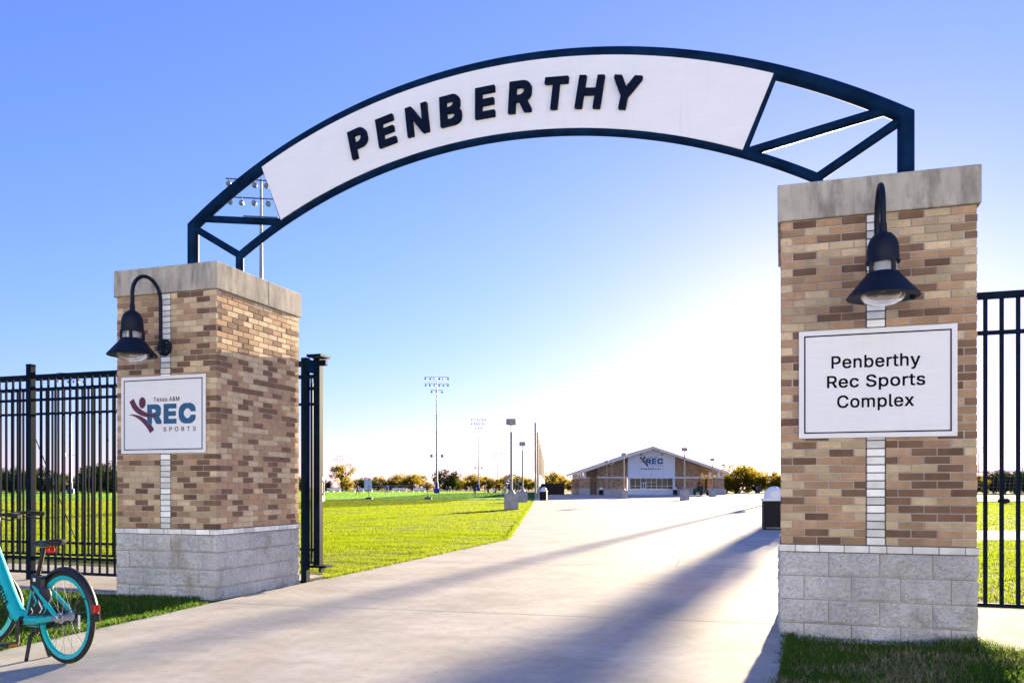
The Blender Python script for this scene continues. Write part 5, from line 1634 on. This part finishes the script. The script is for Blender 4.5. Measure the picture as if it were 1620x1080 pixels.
def tree_meshes(seed, H, W, nclump, per, leaf, mat, trunk_frac=.3, sparse=0.0):
    rng = np.random.default_rng(seed)
    rnd = random.Random(seed)
    cz = H * (trunk_frac + (1 - trunk_frac) * .5)
    ez_ = H * (1 - trunk_frac) * .5
    cs, rs = [], []
    while len(cs) < nclump:
        p = rng.uniform(-1, 1, 3)
        q = np.linalg.norm(p)
        if q > 1 or q < .35: continue
        x = p * np.array([W / 2, W / 2, ez_]) * (1 - .12 * rng.uniform()) + np.array([0, 0, cz])
        cs.append(x); rs.append(W * rng.uniform(.09, .17))
    V, sh = leaf_cloud(rng, np.array(cs), np.array(rs), per, leaf)
    n = len(V)
    me = bpy.data.meshes.new('crown')
    me.vertices.add(n * 4); me.vertices.foreach_set('co', V.astype(np.float32).ravel())
    me.loops.add(n * 4); me.loops.foreach_set('vertex_index', np.arange(n * 4, dtype=np.int32))
    me.polygons.add(n)
    me.polygons.foreach_set('loop_start', np.arange(0, n * 4, 4, dtype=np.int32)); me.polygons.foreach_set('loop_total', np.full(n, 4, np.int32))
    at_ = me.attributes.new('shade', 'FLOAT', 'POINT'); at_.data.foreach_set('value', sh.astype(np.float32))
    me.materials.append(mat); me.update(calc_edges=True)
    mb = MB()
    r0 = W * .03 + .06
    mb.tube([(0, 0, -.1), (.05, .02, H * trunk_frac * .6), (.02, -.03, H * trunk_frac * 1.15), (0, 0, cz)], [r0 * 1.4, r0, r0 * .85, r0 * .4], 8)
    for k in range(min(14, nclump)):
        c = cs[k]
        z0 = H * trunk_frac * rnd.uniform(.75, 1.3)
        mid = (c[0] * .45, c[1] * .45, z0 + (c[2] - z0) * .6)
        mb.tube([(0, 0, z0), mid, tuple(c)], [r0 * .5, r0 * .3, r0 * .1], 5)
    tk = mb.mesh('trunk', M['bark'], smooth=True)
    return me, tk
V_ = [tree_meshes(101, 7, 11, 95, 60, .26, M['leaf_gold'], .02), tree_meshes(102, 6.5, 8.5, 70, 60, .24, M['leaf_gold'], .03),
      tree_meshes(103, 8.5, 11.5, 105, 62, .26, M['leaf_dark'], .02), tree_meshes(104, 7, 9.5, 80, 60, .25, M['leaf_dark'], .02),
      tree_meshes(105, 8, 7.5, 44, 45, .24, M['leaf_gold'], .22)]
def tree(kind, px, d, s, label, group, sz=1.0, rz=None, name='broadleaf_tree'):
    x, y = at(px, d)
    root = empty(name, (x, y, 0), rz if rz is not None else (px * 1.7) % 6.28, label, 'tree', group)
    root.scale = (s, s, s * sz)
    link('crown', V_[kind][0], root)
    link('trunk', V_[kind][1], root)
GT = 'golden trees right of the building'
for i, (px, d, k, s, z) in enumerate([(1150, 196, 1, .72, 1.0), (1164, 188, 0, .9, 1.0), (1184, 205, 4, .95, .95), (1196, 192, 1, .78, .9), (1216, 200, 0, .72, 1.0), (1236, 186, 1, .66, .85), (1252, 188, 0, .8, .9), (1275, 190, 1, .9, .9), (1110, 215, 0, .8, .9), (1130, 210, 1, .9, .95)]):
    tree(k, px, d, s, ['leftmost golden tree showing right of the building', 'tallest golden tree right of the building', 'narrow golden tree behind the distant path lamp', 'golden tree behind the small dark trailer', 'golden tree just left of the near pillar', 'golden tree at the edge of the near pillar', 'golden tree hidden mostly by the near pillar', 'golden tree behind the near pillar', 'golden tree glimpsed through the porch of the building', 'golden tree at the right porch corner of the building'][i], GT, z)
FT = 'far trees along the playing field'
far = [(515, 290, 3, .95), (541, 300, 4, 1.3), (548, 285, 1, .78), (566, 330, 1, .95), (581, 320, 3, .65), (598, 340, 0, .8), (617, 330, 1, .85), (634, 345, 0, .75), (652, 335, 1, .95), (664, 350, 4, 1.0), (676, 345, 0, .7), (707, 285, 3, 1.12), (722, 330, 0, .8), (737, 350, 1, .75), (752, 360, 0, .8), (772, 350, 1, .85), (790, 365, 0, .8), (806, 355, 1, .8), (820, 345, 0, .8), (836, 350, 1, .85), (852, 360, 0, .9), (872, 330, 0, .95), (890, 300, 1, .9), (906, 290, 0, .8), (926, 300, 1, .8)]
names = ['dark round tree at the left end of the far tree line', 'tall sparse tree behind the small distant mast', 'golden bush under the sparse tree', 'golden tree behind the person in dark red', 'low dark tree behind the notice board', 'broad golden tree right of the notice board', 'golden tree behind the person in blue', 'broad golden tree between the two white benches', 'upright golden tree left of the tall mast', 'thin open tree left of the tall mast', 'low golden tree behind the practice net', 'large round dark tree beside the tall mast', 'golden tree right of the large round tree', 'small golden tree left of the middle mast', 'broad golden tree behind the middle mast', 'golden tree behind the seated group', 'golden tree behind the small far mast', 'golden tree behind the nearest path lamp', 'broad golden tree behind the second path lamp', 'golden tree behind the bleacher', 'golden tree behind the tall net', 'golden tree behind the screened fence', 'golden tree left of the building', 'broad golden tree at the left corner of the building', 'golden tree behind the left porch']
for i, ((px, d, k, s), nm) in enumerate(zip(far, names)): tree(k, px, d, s * (.62 + .5 * ((i * 37) % 10) / 9) * d / 300, nm, FT)
LT = 'dark trees behind the left fence'
for i, (px, d, k, s) in enumerate([(-60, 215, 2, .95), (-15, 205, 2, .9), (18, 200, 2, .82), (45, 210, 3, .95), (72, 205, 2, .85), (95, 215, 3, .85), (128, 222, 3, .7), (150, 195, 2, .9), (176, 190, 2, .95), (205, 200, 2, .9), (240, 205, 3, .9), (-110, 210, 2, 1.0), (290, 230, 2, .9), (350, 240, 3, .9), (420, 250, 2, .8), (470, 260, 3, .8)]):
    tree(k, px, d, s * .85, ['dark tree beyond the left edge', 'dark tree at the left edge behind the handlebar', 'first dark tree from the left seen through the fence', 'second dark tree from the left, left of the fence post', 'dark tree just right of the fence post', 'dark tree left of the fenced-off mast', 'low dark tree right of the fenced-off mast', 'large dark tree near the far pillar', 'largest dark tree touching the far pillar edge', 'dark tree hidden behind the far pillar front', 'dark tree behind the logo sign of the far pillar', 'outermost dark tree on the left', 'dark tree behind the right half of the far pillar', 'dark tree behind the far pillar corner', 'dark tree behind the far pillar side', 'dark tree behind the gate post'][i], LT)
RT_ = 'trees behind the goal on the right'
for i, (px, d, k, s) in enumerate([(1545, 170, 1, .6), (1572, 178, 3, .72), (1590, 174, 3, .7), (1606, 180, 3, .72), (1624, 172, 3, .75), (1655, 175, 2, .7), (1520, 180, 0, .6), (1700, 178, 2, .7), (1490, 185, 1, .6), (1450, 190, 0, .6)]):
    tree(k, px, d, s, ['golden tree at the right edge of the near pillar', 'first dark tree behind the goal', 'second dark tree behind the goal', 'third dark tree behind the goal', 'dark tree at the right edge behind the goal', 'dark tree just outside the right edge', 'golden tree behind the near pillar edge', 'outermost dark tree on the right', 'golden tree hidden by the near pillar', 'broad golden tree hidden by the near pillar'][i], RT_)

# narrow evergreen added unseen behind the near pillar to cast the broad path shadow
def evergreen(x, y, H, W, label):
    rng = np.random.default_rng(77)
    cs, rs = [], []
    for k in range(190):
        t = rng.uniform(.03, 1)
        w = W / 2 * min(1, (1 - t) * 6 + .1)
        a = rng.uniform(0, 6.283); q = w * rng.uniform(0, .8) ** .5
        cs.append((q * math.cos(a), q * math.sin(a), t * H)); rs.append(.30)
    V, sh = leaf_cloud(rng, np.array(cs), np.array(rs), 60, .12, 1.3)
    n = len(V)
    me = bpy.data.meshes.new('crown'); me.from_pydata(V.reshape(-1, 3).tolist(), [], [(i, i + 1, i + 2, i + 3) for i in range(0, n * 4, 4)])
    at_ = me.attributes.new('shade', 'FLOAT', 'POINT'); at_.data.foreach_set('value', sh.astype(np.float32))
    me.materials.append(M['leaf_dark'])
    root = empty('shadow_evergreen', (x, y, 0), 0, label, 'tree')
    link('crown', me, root)
    MB().tube([(0, 0, -.1), (0, 0, H * .8)], [.16, .04], 8).build('trunk', M['bark'], root)
evergreen(29.6, 80, 14.5, 1.6, 'added evergreen, unseen behind the near pillar, casting the broad path shadow')

# ================================================================ ACROSS THE STREET
# unseen hall added behind the camera to bounce low sun onto the pillar fronts
hall = empty('bounce_hall', (0, -46, 0), 0, 'added pale hall across the street, unseen, bouncing sunlight onto the gate', 'building')
stone = simple('bounce_stone', (.60, .68, .80), .9, var=.08, nscale=.4, bstr=.2, bscale=6)  # cool pale tone chosen to keep the bounced light neutral
MB().box(-62, 62, -16, 0, -.02, 14).build('wall', stone, hall)
MB().box(-62.4, 62.4, -16.4, .4, 14.002, 14.8).build('parapet', M['cap'], hall)
MB().box(-62.15, 62.15, -16.15, .15, -.02, .9).build('plinth', M['block'], hall)
wm = MB().box(-.75, .75, .005, .06, 0, 2.0).mesh('window', M['glass'])
sm_ = MB().box(-.9, .9, .0, .16, -.16, -.002).mesh('window_sill', M['cap'])
for row in range(3):
    for k in range(20):
        w = link('window', wm, hall, (-58 + k * 6.1, 0, 2.0 + row * 4.2))
        link('window_sill', sm_, w)
dd = MB().box(-1.4, 1.4, .01, .12, .0, 3.0).build('door', M['galv_dark'], hall, (3.0, .05, 0))
